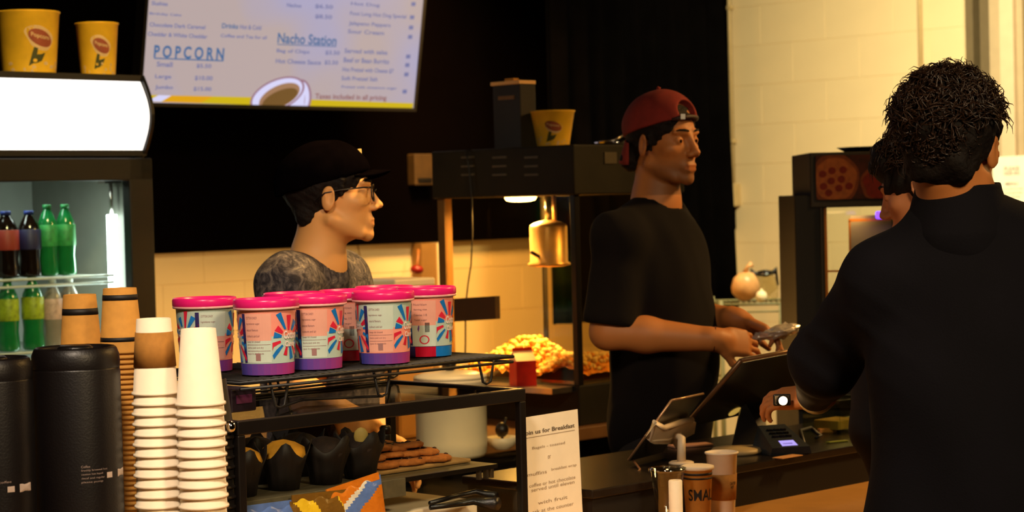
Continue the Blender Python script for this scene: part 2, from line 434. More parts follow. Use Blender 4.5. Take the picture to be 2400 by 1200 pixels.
m = MB(); rbox(m, S0-.2, S1+.2, T0-.2, T0, 0, CEIL); structure('wall_front', m, GREYW)
# painted concrete blocks, 400 x 200 mm, shallow joints
def blockmesh():
    b = MB(); b.box((0, 0, 0), (.1990, JT, .0990), BEIGE, bevel=.0018); o = b.obj('block'); return o
blk = blockmesh(); firstb = True
def put_block(parent, loc, rz):
    global firstb
    if firstb: o = blk; firstb = False
    else: o = blk.copy(); COL.objects.link(o)
    o.parent = parent; o.location = loc; o.rotation_euler = (0, 0, rz); return o
zb = 1.245
for k in range(-6, 1):                      # low part of the back wall, under the black cladding
    zc = zb+.2*k+.1
    if zc < .1: continue
    for j in range(0, 16):
        put_block(wallA, ST(1.9+.4*j+(.2 if k % 2 else 0), T1+.001, zc), R45)
for k in range(-7, 9):
    zc = 1.5+.2*k+.1
    if zc > CEIL-.09 or zc < .1: continue
    for j in range(0, 6+(k % 2 == 0)):
        put_block(wallB, ST(S1+.001, 4.62+.4*j+(.2 if k % 2 else 0)-.4, zc), R45+PI/2)
m = MB(); rbox(m, S0, S1, T1-.045, T1-.013, 1.372, CEIL); structure('trim_1', m, DARKP)      # black cladding over the blocks
# grey pilaster and pale door frame where the beige wall ends
GREYF = mat('brown_grey_frame_paint', srgb((98, 84, 60)), .6, var=.05)
PALEF = mat('pale_frame_paint', srgb((198, 176, 146)), .6, var=.03)
PALEF2 = mat('tan_frame_paint', srgb((168, 148, 118)), .6, var=.03)
PW = ST(8.17, 0); 
def tB(px, s=8.17, py=100): return st(onplane(px, py, ST(s, 0), U))[1]
d1 = thing('door_1', 'pale door frame with dark gap at the end of the beige wall', 'door', ST(8.1, tB(2330), 0))
d1['kind'] = 'structure'
def strip(px0, px1, s0, s1, mm, name):
    b = MB(); rbox(b, s0, s1, tB(px1, s0), tB(px0, s0), 0, CEIL-.02, mm)
    o = b.obj(name, None, d1); o.matrix_parent_inverse = Matrix.Translation(-d1.location); return o
strip(2263, 2281, 8.12, 8.226, GREYF, 'jamb'); strip(2281, 2297, 8.20, 8.226, DARKP, 'gap')
strip(2297, 2319, 8.12, 8.226, GREYF, 'jamb'); strip(2319, 2343, 8.08, 8.226, PALEF2, 'casing')
strip(2343, 2375, 8.06, 8.226, PALEF, 'casing'); strip(2375, 2397, 8.09, 8.226, PALEF2, 'casing'); strip(2397, 2440, 8.14, 8.226, GREYF, 'door_leaf')
# notice taped on the frame
b = MB(); sN = 8.052
c = [onplane(x, y, ST(sN, 0), U) for x, y in ((2326, 368), (2408, 364), (2412, 528), (2330, 534))]
b.slab(c, -U, .0015, PAPERW); ex = (c[1]-c[0]).normalized(); ey = (c[0]-c[3]).normalized()
def np_(x, y): return onplane(x, y, ST(sN-.002, 0), U)
for tx, x0, x1, y0, y1, bo in (('PLEASE', 2354, 2390, 401, 391, .01), ('ORDER HERE', 2353, 2390, 411, 403, .01), ('MENU', 2357, 2386, 435, 428, .01),
                       ('ask us about today', 2350, 2398, 446, 441, 0), ('hot and cold drinks', 2352, 2396, 455, 450, 0), ('snacks and sweets', 2355, 2392, 464, 459, 0), ('THANK YOU', 2356, 2390, 486, 480, .01)):
    p0 = np_(x0, y0); text_fit(b, tx, p0, ex, ey, (np_(x1, y0)-p0).length, (np_(x0, y1)-p0).length, GREYINK, -.0006 if False else .0006, bo)
notice = b.obj('paper_notice'); meta(notice, 'white printed notice taped on the pale door frame beside the navy customer', 'notice')

# conduits on the beige wall
COND = mat('beige_conduit_paint', srgb((190, 164, 116)), .5, var=.05)
def conduit(px, ytop, ybot, box, label):
    p = onplane(px, ybot, ST(8.21, 0), U); q = Vector((p.x, p.y, CEIL-.005))
    b = MB(); b.tube([p, q], .0105, 10, COND)
    for zz in (p.z+.22, p.z+.9):
        if zz < CEIL: b.box((p.x, p.y, zz), (.016, .016, .009), COND, ROOMROT)
    r = thing('wall_conduit', label, 'conduit', p)
    o = b.obj('pipe', None, r, origin=tuple(p)); o.location = (0, 0, 0)
    if box:
        b = MB(); b.box((0, 0, -.055), (.03, .03, .058), COND, ROOMROT, .005); b.box((-.024, -.024, -.055), (.003, .022, .045), PALEF2, ROOMROT)
        b.obj('junction_box', None, r)
    return r
conduit(1718, 0, 432, True, 'thin beige pipe running down the wall into a small box beside the black curtain')
conduit(2161, 0, 300, False, 'thin beige pipe on the wall directly above the dark haired customers')

# black curtain in the corner
CURT = mat('black_curtain_cloth', srgb((5, 4, 4)), 1, var=.15, scale=8, spec=0)
b = MB(); tC = 6.15
sR0 = st(onplane(1684, 0, ST(0, tC), N))[0]; sR1 = st(onplane(1716, 725, ST(0, tC), N))[0]; zBot = st(onplane(1700, 727, ST(0, tC), N))[2]
sL = st(onplane(1290, 300, ST(0, tC), N))[0]
nn, nz = 120, 14; vs = []
for j in range(nz+1):
    zf = j/nz; z = zBot+(CEIL-.06-zBot)*zf; zr = min(1, (z-zBot)/(2.5-zBot)); sR = sR1+(sR0-sR1)*zr
    for i in range(nn+1):
        x = i/nn; s_ = sL+(sR-sL)*x
        off = .030*math.sin(x*62)+.012*math.sin(x*23+2*zf)
        vs.append(ST(s_, tC+off*(1.1-.5*zf), z))
fs = [(j*(nn+1)+i, j*(nn+1)+i+1, (j+1)*(nn+1)+i+1, (j+1)*(nn+1)+i) for j in range(nz) for i in range(nn)]
b.add(vs, fs, CURT, True); cu = b.obj('curtain'); meta(cu, 'long black curtain hanging in the corner behind the red cap man', 'curtain')
sm = cu.modifiers.new('s', 'SOLIDIFY'); sm.thickness = .004
b = MB(); b.tube([ST(sL-.1, tC, CEIL-.03), ST(sR0+.1, tC, CEIL-.03)], .014, 10, BLKMET); meta(b.obj('curtain_rail'), 'black rail under the ceiling that carries the long curtain', 'rail')

# ------------------------------------------------------------------ counters
CTOP = mat('dark_worktop', srgb((28, 22, 18)), .25, var=.2, scale=60)
CFRONT = mat('black_counter_panel', srgb((12, 9, 9)), .6, var=.15, scale=10)
TANL = mat('tan_laminate', srgb((196, 140, 66)), .45, var=.06, scale=12)
c1 = thing('serving_counter', 'long dark serving counter with a low tan ledge towards the customers', 'counter', ST(3.2, 2.9, 0), R45)
def cpart(name, s0, s1, t0, t1, z0, z1, mm, bev=0, par=None, root=c1):
    b = MB(); b.box(((s0+s1)/2, (t0+t1)/2, (z0+z1)/2), ((s1-s0)/2, (t1-t0)/2, (z1-z0)/2), mm, bevel=bev)
    o = b.obj(name, None, par or root); 
    if par is None:
        rs, rt, _ = st(root.location); o.matrix_parent_inverse = Matrix.Translation((-rs, -rt, 0)); 
    return o
cpart('base', .6, 6.3, 2.62, 3.44, 0, .765, CFRONT)
cpart('ledge_top', .55, 6.35, 2.55, 3.46, .765, .80, TANL, .004)
cpart('raised_front', 3.28, 6.3, 3.05, 3.075, .80, .88, CFRONT)
cpart('raised_back', 3.28, 6.3, 3.42, 3.445, .80, .88, CFRONT)
cpart('raised_end', 3.28, 3.30, 3.075, 3.42, .80, .88, CFRONT)
cpart('raised_top', 3.27, 6.32, 3.04, 3.455, .88, .90, CTOP, .003)
c2 = thing('back_counter', 'dark back counter under the popcorn machine along the black wall', 'counter', ST(4, 4.8, 0), R45)
cpart('cabinet', 1.8, 5.15, 4.36, 5.3, 0, .80, CFRONT, root=c2)
cpart('worktop', 1.75, 5.2, 4.28, 5.35, .80, .84, mat('brown_worktop', srgb((120, 84, 48)), .4, var=.12, scale=14), .004, root=c2)

# ------------------------------------------------------------------ television
tvp = at(330, 240, 7.49); tilt = math.radians(10)
EX = U.copy(); EY = (Z*math.cos(tilt)-N*math.sin(tilt)).normalized(); NN = EX.cross(EY)   # NN points to the room
if NN.dot(N) > 0: NN = -NN
def sc(px, py, lift=0): return onplane(px, py, tvp+NN*lift, NN)
def scl(v): d = v-tvp; return d.dot(EX), d.dot(EY)
W_, _ = scl(sc(968, 262)); H_ = W_*.5625; x0_ = scl(sc(330, 240))[0]
tv = thing('menu_screen', 'large flat menu screen tilted forward on the black wall, showing popcorn prices', 'screen', tuple(tvp))
def tpart(name, b, m=None): 
    o = b.obj(name, m, tv); o.matrix_parent_inverse = Matrix.Translation(-tv.location); return o
def rel(x, y, l=0): return tvp+EX*x+EY*y+NN*l
b = MB(); bz = .014
b.slab([rel(-bz, -bz), rel(W_+bz, -bz), rel(W_+bz, H_+bz), rel(-bz, H_+bz)], -NN, .05, BLACK)
for a0, a1, c0, c1_ in ((-bz, 0, -bz, H_+bz), (W_, W_+bz, -bz, H_+bz), (0, W_, -bz, 0), (0, W_, H_, H_+bz)):
    b.slab([rel(a0, c0), rel(a1, c0), rel(a1, c1_), rel(a0, c1_)], NN, .004, BLACK)
tpart('housing', b)
def em(name, c, s=1.0): 
    return mat(name, (0, 0, 0), .5, emit=srgb(c), estr=s)
scr = bpy.data.materials.new('screen_light'); scr.use_nodes = True; nt = scr.node_tree; bs = nt.nodes['Principled BSDF']
bs.inputs['Base Color'].default_value = (0, 0, 0, 1); bs.inputs['Roughness'].default_value = .4
tc = nt.nodes.new('ShaderNodeTexCoord'); nz_ = nt.nodes.new('ShaderNodeTexNoise'); nz_.inputs['Scale'].default_value = 1.6
rp = nt.nodes.new('ShaderNodeValToRGB'); rp.color_ramp.elements[0].color = (*srgb((180, 162, 160)), 1); rp.color_ramp.elements[1].color = (*srgb((165, 160, 190)), 1)
rp.color_ramp.elements[0].position = .4; rp.color_ramp.elements[1].position = .62
nt.links.new(tc.outputs['Object'], nz_.inputs['Vector']); nt.links.new(nz_.outputs['Fac'], rp.inputs['Fac']); nt.links.new(rp.outputs['Color'], bs.inputs['Emission Color']); bs.inputs['Emission Strength'].default_value = 1.05
b = MB(); b.add([rel(0, 0, .0005), rel(W_, 0, .0005), rel(W_, H_, .0005), rel(0, H_, .0005)], [(0, 1, 2, 3)], scr)
YEL = em('screen_yellow', (205, 178, 20)); YEL2 = em('screen_gold', (222, 160, 20)); TBLUE = em('screen_blue_letters', (62, 104, 150)); TB2 = em('screen_pale_blue_letters', (108, 114, 160))
TRED = em('screen_brown_letters', (140, 90, 90)); WHT = em('screen_white', (214, 212, 248)); COF = em('screen_coffee', (112, 80, 40)); COF2 = em('screen_coffee_rim', (160, 120, 90)); OUTL = em('screen_cup_outline', (150, 110, 130))
lay = [.001]
def poly(pts, mm, off=0.0):
    lay[0] += .00003
    b.add([sc(x, y, lay[0]+off) for x, y in pts], [tuple(range(len(pts)))], mm)
poly([(326, 222), (600, 228), (598, 246), (326, 237)], YEL)
poly([(400, 224), (500, 226), (470, 241), (380, 239)], YEL2); poly([(345, 237), (378, 238), (402, 224), (372, 223)], WHT)
poly([(722, 233), (969, 242), (966, 259), (718, 249)], YEL)
def ring(cx, cy, rx, ry, ang, mm, a0=0, a1=2*PI, n=40):
    ca, sa = math.cos(ang), math.sin(ang)
    return [(cx+rx*math.cos(a0+(a1-a0)*i/n)*ca+ry*math.sin(a0+(a1-a0)*i/n)*sa, cy-rx*math.cos(a0+(a1-a0)*i/n)*sa+ry*math.sin(a0+(a1-a0)*i/n)*ca) for i in range(n)]
def clipb(pts): return [(x, min(y, 236+(x-330)*.036+2)) for x, y in pts]
poly(clipb(ring(708, 226, 22, 40, 0, 0)), OUTL); poly(clipb(ring(708, 226, 17, 35, 0, 0)), WHT); poly(clipb(ring(706, 230, 9, 26, 0, 0)), OUTL)
poly(clipb([(600, 235), (690, 200), (715, 215), (712, 252), (600, 252)]), WHT)
poly(clipb(ring(650, 222, 68, 36, .42, 0)), OUTL); poly(clipb(ring(650, 222, 63, 32, .42, 0)), WHT)
poly(clipb(ring(655, 226, 52, 25, .45, 0)), COF2); poly(clipb(ring(656, 231, 45, 18, .42, 0)), COF)
def tt(s, x0, x1, yb, yt, mm, bo=0, spc=1.0, sl=.036):
    lay[0] += .00002
    p0 = sc(x0, yb, lay[0]); ex = (sc(x1, yb+(x1-x0)*sl, lay[0])-p0)
    text_fit(b, s, p0, EX, EY, ex.length, (sc(x0, yt, lay[0])-p0).dot(EY), mm, 0, bo, spc)
tt('POPCORN', 360, 524, 135, 105, TBLUE, .03, 1.5); poly([(361, 135), (524, 141), (524, 144), (361, 138)], TBLUE)
tt('Nacho Station', 650, 788, 101, 76, TBLUE, .02); poly([(650, 103), (788, 108), (788, 110), (650, 105)], TBLUE)
for a in (('Small', 367, 404, 156, 144, TB2), ('$5.50', 460, 495, 160, 149, TB2), ('Large', 363, 401, 186, 174, TB2), ('$10.00', 456, 498, 189, 177, TB2), ('Jumbo', 363, 405, 211, 199, TB2), ('$15.00', 453, 495, 214, 203, TB2),
          ('Slushies', 355, 393, 12, 2, TB2), ('Birthday Cake', 350, 425, 36, 28, TB2), ('Chocolate Dark Caramel', 350, 481, 62, 52, TB2), ('Cheddar & White Cheddar', 346, 486, 84, 74, TB2),
          ('Drinks', 520, 558, 66, 54, TBLUE), ('Hot & Cold', 562, 612, 68, 57, TB2), ('Coffee and Tea for all', 517, 625, 87, 79, TB2), ('Nachos', 672, 706, 16, 7, TB2), ('$6.50', 738, 780, 20, 9, TB2), ('$8.50', 738, 778, 44, 33, TB2),
          ('Bag of Chips', 648, 725, 125, 114, TB2), ('$3.50', 762, 796, 129, 118, TB2), ('Hot Cheese Sauce', 646, 752, 148, 137, TB2), ('$2.50', 760, 792, 152, 141, TB2),
          ('Hot Dog', 822, 890, 14, 4, TB2), ('Foot Long Hot Dog Special', 820, 952, 38, 26, TB2), ('Jalapeno Peppers', 817, 915, 61, 49, TB2), ('Sour Cream', 815, 900, 78, 68, TB2),
          ('Served with salsa', 807, 908, 124, 113, TB2), ('Beef or Bean Burrito', 805, 912, 146, 134, TB2), ('Hot Pretzel with Cheese $7', 802, 922, 169, 157, TB2), ('Soft Pretzel Salt', 800, 885, 188, 178, TB2), ('Pretzel with cinnamon sugar', 800, 930, 208, 200, TB2),
          ('Taxes included in all pricing', 738, 905, 235, 219, TRED)):
    tt(*a[:6], bo=.022)
for y in (5, 36, 60, 82, 128, 148, 170, 210): poly([(965-(y*.1), y), (975-(y*.1), y), (974-(y*.1), y+9), (964-(y*.1), y+9)], TB2)
tpart('screen_face', b)
b = MB(); pm = rel(W_*.5, H_*.55, -.05); wt = ST(st(pm)[0], T1-.046, pm.z)
b.box(pm, (.18, .02, .16), BLKMET, ROOMROT); b.tube([pm, wt], .03, 10, BLKMET); b.box(wt-N*.008, (.15, .008, .15), BLKMET, ROOMROT); tpart('wall_bracket', b)
# ------------------------------------------------------------------ drinks cooler (front along the s axis)
fr0 = at(338, 400, 6.5); fs1, ft, _ = st(fr0); fs0 = fs1-.70
FT = ft
fridge = thing('drinks_cooler', 'tall black glass door drinks cooler with a glowing white header', 'cooler', ST((fs0+fs1)/2, FT+.33, 0), R45)
frs, frt, _ = st(fridge.location)
def fpart(name, b, par=None):
    o = b.obj(name, None, par or fridge); o.matrix_parent_inverse = Matrix.Translation((-frs, -frt, 0)); return o
def lb(b, s0, s1, t0, t1, z0, z1, mm=None, bev=0):
    return b.box(((s0+s1)/2, (t0+t1)/2, (z0+z1)/2), ((s1-s0)/2, (t1-t0)/2, (z1-z0)/2), mm, bevel=bev)
FIN = mat('cooler_liner_grey', srgb((128, 128, 118)), .5, var=.04)
FBLK = mat('cooler_black_paint', srgb((9, 7, 6)), .45, var=.1)
zTop = 1.965; zH0 = 1.715; zDoorT = 1.66
def fz(px, py): return st(onplane(px, py, ST(0, FT), N))
b = MB(); lb(b, fs0, fs1, FT+.62, FT+.66, .08, zTop, FBLK); lb(b, fs0, fs0+.03, FT, FT+.62, .08, zTop, FBLK); lb(b, fs1-.03, fs1, FT, FT+.62, .08, zTop, FBLK)
lb(b, fs0, fs1, FT, FT+.66, 0, .12, FBLK); lb(b, fs0, fs1, FT+.02, FT+.66, zDoorT+.02, zTop-.004, FBLK); fpart('cabinet', b)
b = MB(); lb(b, fs0+.03, fs0+.034, FT+.05, FT+.61, .12, zDoorT+.02, FIN); lb(b, fs1-.034, fs1-.03, FT+.05, FT+.61, .12, zDoorT+.02, FIN); lb(b, fs0+.03, fs1-.03, FT+.605, FT+.62, .12, zDoorT+.02, FIN); fpart('liner', b)
# bulging light box
HL = mat('header_light', (1, 1, 1), .4, emit=(1.0, .98, .97), estr=1.5)
b = MB(); n = 12; z0h = zH0+.012; z1h = zTop-.020; vs = []
for k in range(n+1):
    f = k/n; z = z0h+(z1h-z0h)*f; bulge = .045*math.sin(PI*f)
    vs += [(fs0+.012, FT-.012-bulge, z), (fs1-.014, FT-.012-bulge, z)]
b.add(vs, [(2*k, 2*k+1, 2*k+3, 2*k+2) for k in range(n)], HL, True); fpart('header_panel', b)
b = MB()
for sx in ((fs0, fs0+.012), (fs1-.012, fs1)):
    pr = [(FT-.015-.050*math.sin(PI*k/n), zH0+(zTop-zH0)*k/n) for k in range(n+1)]
    lo = [(sx[0], t, z) for t, z in pr]+[(sx[0], FT+.03, zTop), (sx[0], FT+.03, zH0)]; b.slab(lo, (1, 0, 0), sx[1]-sx[0], FBLK)
lb(b, fs0, fs1, FT-.016, FT+.03, zH0-.004, zH0+.014, FBLK); lb(b, fs0, fs1, FT-.016, FT+.03, zTop-.020, zTop, FBLK); fpart('header_frame', b)
# door
DIN = .088
b = MB(); DG = mat('door_gasket_grey', srgb((90, 80, 70)), .6, var=.05)
lb(b, fs0, fs0+DIN, FT-.045, FT-.004, .14, zH0-.012, FBLK, .004); lb(b, fs1-DIN, fs1, FT-.045, FT-.004, .14, zH0-.012, FBLK, .004)
lb(b, fs0, fs1, FT-.045, FT-.004, zH0-.082, zH0-.012, FBLK, .004); lb(b, fs0, fs1, FT-.045, FT-.004, .14, .22, FBLK, .004)
lb(b, fs0+.01, fs1-.01, FT-.0035, FT-.0005, .15, zH0-.02, DG) if False else None
door = fpart('door', b)
b = MB(); lb(b, fs0+DIN, fs1-DIN, FT-.028, FT-.022, .22, zH0-.082, glass('cooler_glass', (.93, .97, .95), .1)); o = b.obj('glass_pane', None, door)
b = MB(); lb(b, fs0+.01, fs0+.03, FT-.075, FT-.045, .9, 1.3, STEEL, .006); o = b.obj('handle', None, door)
# vertical light tube, lamp holder and shelf rail with slots
b = MB(); sl = st(onplane(264, 580, ST(0, FT+.10), N))[0]; zt = st(onplane(262, 503, ST(0, FT+.10), N))[2]
b.tube([(sl, FT+.10, .25), (sl, FT+.10, zt)], .0165, 14, mat('cool_light_tube', (1, 1, 1), .4, emit=(.86, 1, .96), estr=9)); fpart('light_tube', b)
b = MB(); b.tube([(sl, FT+.10, zt), (sl, FT+.10, zt+.10)], .006, 8, STEEL); lb(b, sl-.035, sl+.04, FT+.08, FT+.12, zt+.10, zt+.115, mat('holder_brown_grey', srgb((90, 84, 70)), .6, var=.05)); fpart('lamp_holder', b)
b = MB(); sr_ = st(onplane(248, 580, ST(0, FT+.2), N))[0]; lb(b, sr_-.012, sr_+.012, FT+.2, FT+.206, .2, zt+.02, mat('shelf_rail_white', srgb((190, 196, 190)), .5, var=.03))
k = 0; z = .3
while z < zt: lb(b, sr_-.010, sr_+.006, FT+.196, FT+.2, z, z+.008, mat('rail_slot_dark', srgb((90, 96, 92)), .8, var=.05)); z += .0225
fpart('shelf_rail', b)
lt = area('cooler_light', ROOMROT @ Vector((sl-.03, FT+.1, .9)), ROOMROT @ Vector((fs0+.1, FT+.42, .9)), 3.6, .03, (.82, 1, .93), sy=1.1)
lt2 = area('cooler_top_light', ROOMROT @ Vector(((fs0+fs1)/2, FT+.12, zDoorT-.01)), ROOMROT @ Vector(((fs0+fs1)/2, FT+.35, .6)), 1.2, .4, (.9, 1, .92), sy=.05)
# shelves: front edge is a double white wire rail
zs1 = st(onplane(200, 648, ST(0, FT+.075), N))[2]; zs2 = zs1-.325
SHW = mat('shelf_white_wire', srgb((205, 212, 205)), .4, var=.03)
for zz in (zs1, zs2, zs2-.33):
    b = MB()
    for dz in (0, -.022): b.tube([(fs0+.04, FT+.07, zz+dz), (sl-.02, FT+.07, zz+dz)], .0045, 8, SHW)
    for i in range(24): 
        s_ = fs0+.045+i*(sl-fs0-.07)/23; b.tube([(s_, FT+.07, zz), (s_, FT+.60, zz)], .0016, 5, SHW)
    b.tube([(fs0+.04, FT+.33, zz-.004), (sl-.02, FT+.33, zz-.004)], .003, 6, SHW); fpart('shelf', b)
# bottles
COLA = mat('cola_in_bottle', srgb((20, 10, 6)), .12, var=.1, spec=.8); GREENB = mat('green_bottle_plastic', srgb((26, 120, 62)), .12, var=.12, scale=30, spec=.8)
LBL_N = mat('navy_bottle_label', srgb((34, 34, 80)), .5, var=.1); LBL_R = mat('red_bottle_label', srgb((150, 50, 40)), .5, var=.1); LBL_G = mat('bright_green_label', srgb((50, 150, 80)), .5, var=.3, scale=60); LBL_Y = mat('yellow_green_label', srgb((150, 170, 30)), .5, var=.35, scale=50)
LBL_P = mat('pale_pink_label', srgb((205, 170, 160)), .5, var=.25, scale=60); CLEARB = mat('clear_bottle_water', srgb((150, 140, 130)), .1, var=.1, spec=.8)
CAPW = mat('white_bottle_cap', srgb((200, 205, 200)), .5, var=.03); CAPG = mat('green_bottle_cap', srgb((40, 130, 70)), .5, var=.05); CAPB = mat('blue_bottle_cap', srgb((40, 60, 140)), .5, var=.05)
def bottle(s, t, z, body, lbl, cap, h, label, group=None, r=.033, neck=None, lab=(.42, .72), kind='drink_bottle'):
    p = ROOMROT @ Vector((s, t, z)); o = thing(kind, label, 'bottle', p, R45, group)
    pr = [(.5, 0), (.92, .01), (1, .04), (.97, .15), (.90, .28), (.97, .40), (1, .50), (1, .68), (.88, .77), (.62, .86), (.40, .92), (.36, .955)]
    b = MB(); b.lathe([(r*a, h*q) for a, q in pr], 20, body); b.obj('body', None, o)
    b = MB(); b.lathe([(r*1.015, h*lab[0]), (r*1.02, h*lab[0]+.001), (r*1.02, h*lab[1]-.001), (r*.99, h*lab[1])], 20, lbl, cap=False); b.obj('bottle_label', None, o)
    b = MB(); b.lathe([(r*.42, h*.945), (r*.42, h), (r*.36, h*1.004)], 14, cap); b.obj('bottle_cap', None, o)
    return o
def fs_at(px, t, py=600): return st(onplane(px, py, ST(0, t), N))[0]
tb = FT+.115
row1 = [(16, COLA, LBL_R, CAPB, .205, .038, 'dark cola bottle with a red label at the edge of the upper cooler shelf'), (70, COLA, LBL_N, CAPB, .205, .036, 'dark cola bottle with a navy label on the upper cooler shelf'),
        (113, GREENB, LBL_G, CAPG, .222, .031, 'green bottle on the upper shelf beside the dark cola'), (155, GREENB, LBL_G, CAPG, .222, .031, 'green bottle on the upper shelf nearest the light tube')]
for px, bo, lbm, cp_, h, r, la in row1: bottle(fs_at(px, tb), tb, zs1+.005, bo, lbm, cp_, h, la, 'bottles on the upper cooler shelf', r)
row2 = [(20, GREENB, LBL_Y, CAPG, .225, .033, 'green bottle with a yellow label at the edge of the lower cooler shelf'), (78, GREENB, LBL_Y, CAPG, .228, .034, 'green bottle with a yellow label on the lower shelf above the black airpot'),
        (125, CLEARB, LBL_P, CAPW, .215, .030, 'pale bottle beside the green ones on the lower cooler shelf'), (164, CLEARB, LBL_P, CAPW, .215, .031, 'pale bottle with a pink label, last on the lower cooler shelf')]
for px, bo, lbm, cp_, h, r, la in row2: bottle(fs_at(px, tb, 760), tb, zs2+.105, bo, lbm, cp_, h, la, 'bottles on the lower cooler shelf', r)
# cooler shelf under row2
b = MB()
for dz in (0, -.022): b.tube([(fs0+.04, FT+.07, zs2+.10+dz), (sl-.02, FT+.07, zs2+.10+dz)], .0045, 8, SHW)
for i in range(24):
    s_ = fs0+.045+i*(sl-fs0-.07)/23; b.tube([(s_, FT+.07, zs2+.1), (s_, FT+.60, zs2+.1)], .0016, 5, SHW)
fpart('shelf', b)

# ------------------------------------------------------------------ yellow popcorn buckets
BUCK = mat('yellow_bucket_card', srgb((240, 188, 40)), .6, var=.10, scale=14)
BRED = mat('brown_red_print', srgb((150, 74, 46)), .7, var=.15); BWHT = mat('cream_print', srgb((214, 180, 130)), .7, var=.08); BGRN = mat('dark_green_print', srgb((70, 70, 24)), .7, var=.1)
def wrapv(pts, rfun, lift=.0008):
    out = []
    for a, z in pts:
        r = rfun(z)+lift; out.append((r*math.cos(a), r*math.sin(a), z))
    return out
def wpoly(b, pts, rfun, mm, lift=.0008):
    """filled polygon in (arc angle, z), fan from centroid with subdivided rings so that it hugs the wall"""
    cx = sum(p[0] for p in pts)/len(pts); cz = sum(p[1] for p in pts)/len(pts); n = len(pts); vs = [(cx, cz)]
    for f in (.33, .66, 1): vs += [(cx+(p[0]-cx)*f, cz+(p[1]-cz)*f) for p in pts]
    fs = [(0, 1+i, 1+(i+1) % n) for i in range(n)]
    for k in range(2): fs += [(1+k*n+i, 1+(k+1)*n+i, 1+(k+1)*n+(i+1) % n, 1+k*n+(i+1) % n) for i in range(n)]
    b.add(wrapv(vs, rfun, lift), fs, mm)
def wtext(b, s, a0, z0, wa, h, rfun, mm, lift=.0012, bold=0, slant=0.0):
    vs, fs = text_mesh(s, 1, bold); x0 = min(v.x for v in vs); x1 = max(v.x for v in vs); y0 = min(v.y for v in vs); y1 = max(v.y for v in vs)
    pts = [(a0+(v.x-x0)/(x1-x0)*wa, z0+(v.y-y0)/(y1-y0)*h+slant*(v.x-x0)/(x1-x0)) for v in vs]
    b.add(wrapv(pts, rfun, lift), fs, mm)
def bucket(loc, rt, rb, h, faceaz, label, logo=.0):
    o = thing('popcorn_bucket', label, 'bucket', loc, faceaz, 'yellow popcorn buckets')
    rf = lambda z: rb+(rt-rb)*z/h
    b = MB(); b.lathe([(rb*.6, .004), (rb-.001, .004), (rb, 0), (rb+.0005, .002), (rt, h-.006), (rt+.003, h-.004), (rt+.003, h), (rt-.001, h), (rt-.002, h-.01), (rb-.003, .008), (.001, .006)], 40, BUCK, cap=False); b.obj('cup', None, o)
    b = MB(); a = logo; k = h/.2
    wpoly(b, [(a+.52*math.cos(q)*(1+.12*math.sin(3*q)), h*.56+h*.19*math.sin(q)-.06*h*math.cos(q)) for q in [2*PI*i/26 for i in range(26)]], rf, BWHT, .0006)
    wpoly(b, [(a+.02+.44*math.cos(q), h*.56+h*.13*math.sin(q)-.06*h*math.cos(q)) for q in [2*PI*i/22 for i in range(22)]], rf, BRED, .0010)
    wtext(b, 'Popcorn', a-.32, h*.565, .66, h*.09, rf, BWHT, .0014, .02, -.06*h)
    wpoly(b, [(a-.42, h*.12), (a-.28, h*.34), (a-.22, h*.42), (a-.08, h*.40), (a-.12, h*.3), (a+.2, h*.33), (a+.06, h*.2), (a-.1, h*.17), (a-.3, h*.15)], rf, BGRN, .0010)
    rs = random.Random(int(loc[0]*100))
    for i in range(26):
        aa = a-1.2+rs.random()*2.2; zz = h*(.04+.22*rs.random()**1.5); r_ = .05+.05*rs.random()
        wpoly(b, [(aa+r_*math.cos(q), zz+h*.028*math.sin(q)) for q in [2*PI*j/8 for j in range(8)]], rf, BWHT if i % 2 else BUCK, .0007+.00002*i)
    b.obj('logo_print', None, o); return o
zt_ = zTop+.0005
p1 = ROOMROT @ Vector((fs_at(66, FT+.13, 100), FT+.13, zt_)); p2 = ROOMROT @ Vector((fs_at(228, FT+.13, 100), FT+.13, zt_))
bucket(p1, .097, .081, .195, math.atan2(-p1.y, -p1.x), 'large yellow popcorn bucket on top of the drinks cooler', .42)
bucket(p2, .066, .053, .172, math.atan2(-p2.y, -p2.x), 'narrow yellow popcorn bucket on the cooler, beside the menu screen', .2)
# ------------------------------------------------------------------ popcorn machine on the back counter
cz_ = at(1345, 400, 6.3); ms0, mt0, _ = st(cz_); ML, MS = .62, .50           # length along t, depth along s
zB, zHd0, zHd1 = .84, 1.553, 1.708
pop = thing('popcorn_machine', 'large black popcorn machine with lit glass cabinet on the back counter', 'popcorn machine', ST(ms0+MS/2, mt0+ML/2, zB), R45)
def mp(name, b, par=None):
    o = b.obj(name, None, par or pop); rs, rt, _ = st(pop.location); o.matrix_parent_inverse = Matrix.Translation((-rs, -rt, -zB)); return o
MG = mat('machine_green_black', srgb((32, 27, 14)), .6, spec=.3, var=.2, scale=8); BRASS = mat('brass_trim', srgb((112, 82, 42)), .5, .2, var=.1)
b = MB(); lb(b, ms0, ms0+MS, mt0, mt0+ML, zB, .965, MG, .004); lb(b, ms0-.10, ms0+.001, mt0+.02, mt0+ML, .945, .962, STEEL); mp('base', b)
b = MB(); lb(b, ms0-.012, ms0+MS+.01, mt0-.012, mt0+ML+.01, zHd0, zHd1, MG, .005); mp('header', b)
b = MB(); VENT = mat('vent_slot_grey', srgb((90, 80, 62)), .5, .4, var=.1)
def mface(px, py): return st(onplane(px, py, ST(ms0-.013, 0), U))
for px0, px1 in ((1082, 1112), (1155, 1188), (1230, 1262)):
    for py in (368, 389, 409):
        _, ta, za = mface(px1, py); _, tb_, _ = mface(px0, py)
        b = MB(); lb(b, ms0-.016, ms0-.010, min(ta, tb_), max(ta, tb_), za-.0035, za+.0035, VENT); mp('vent_slot', b)
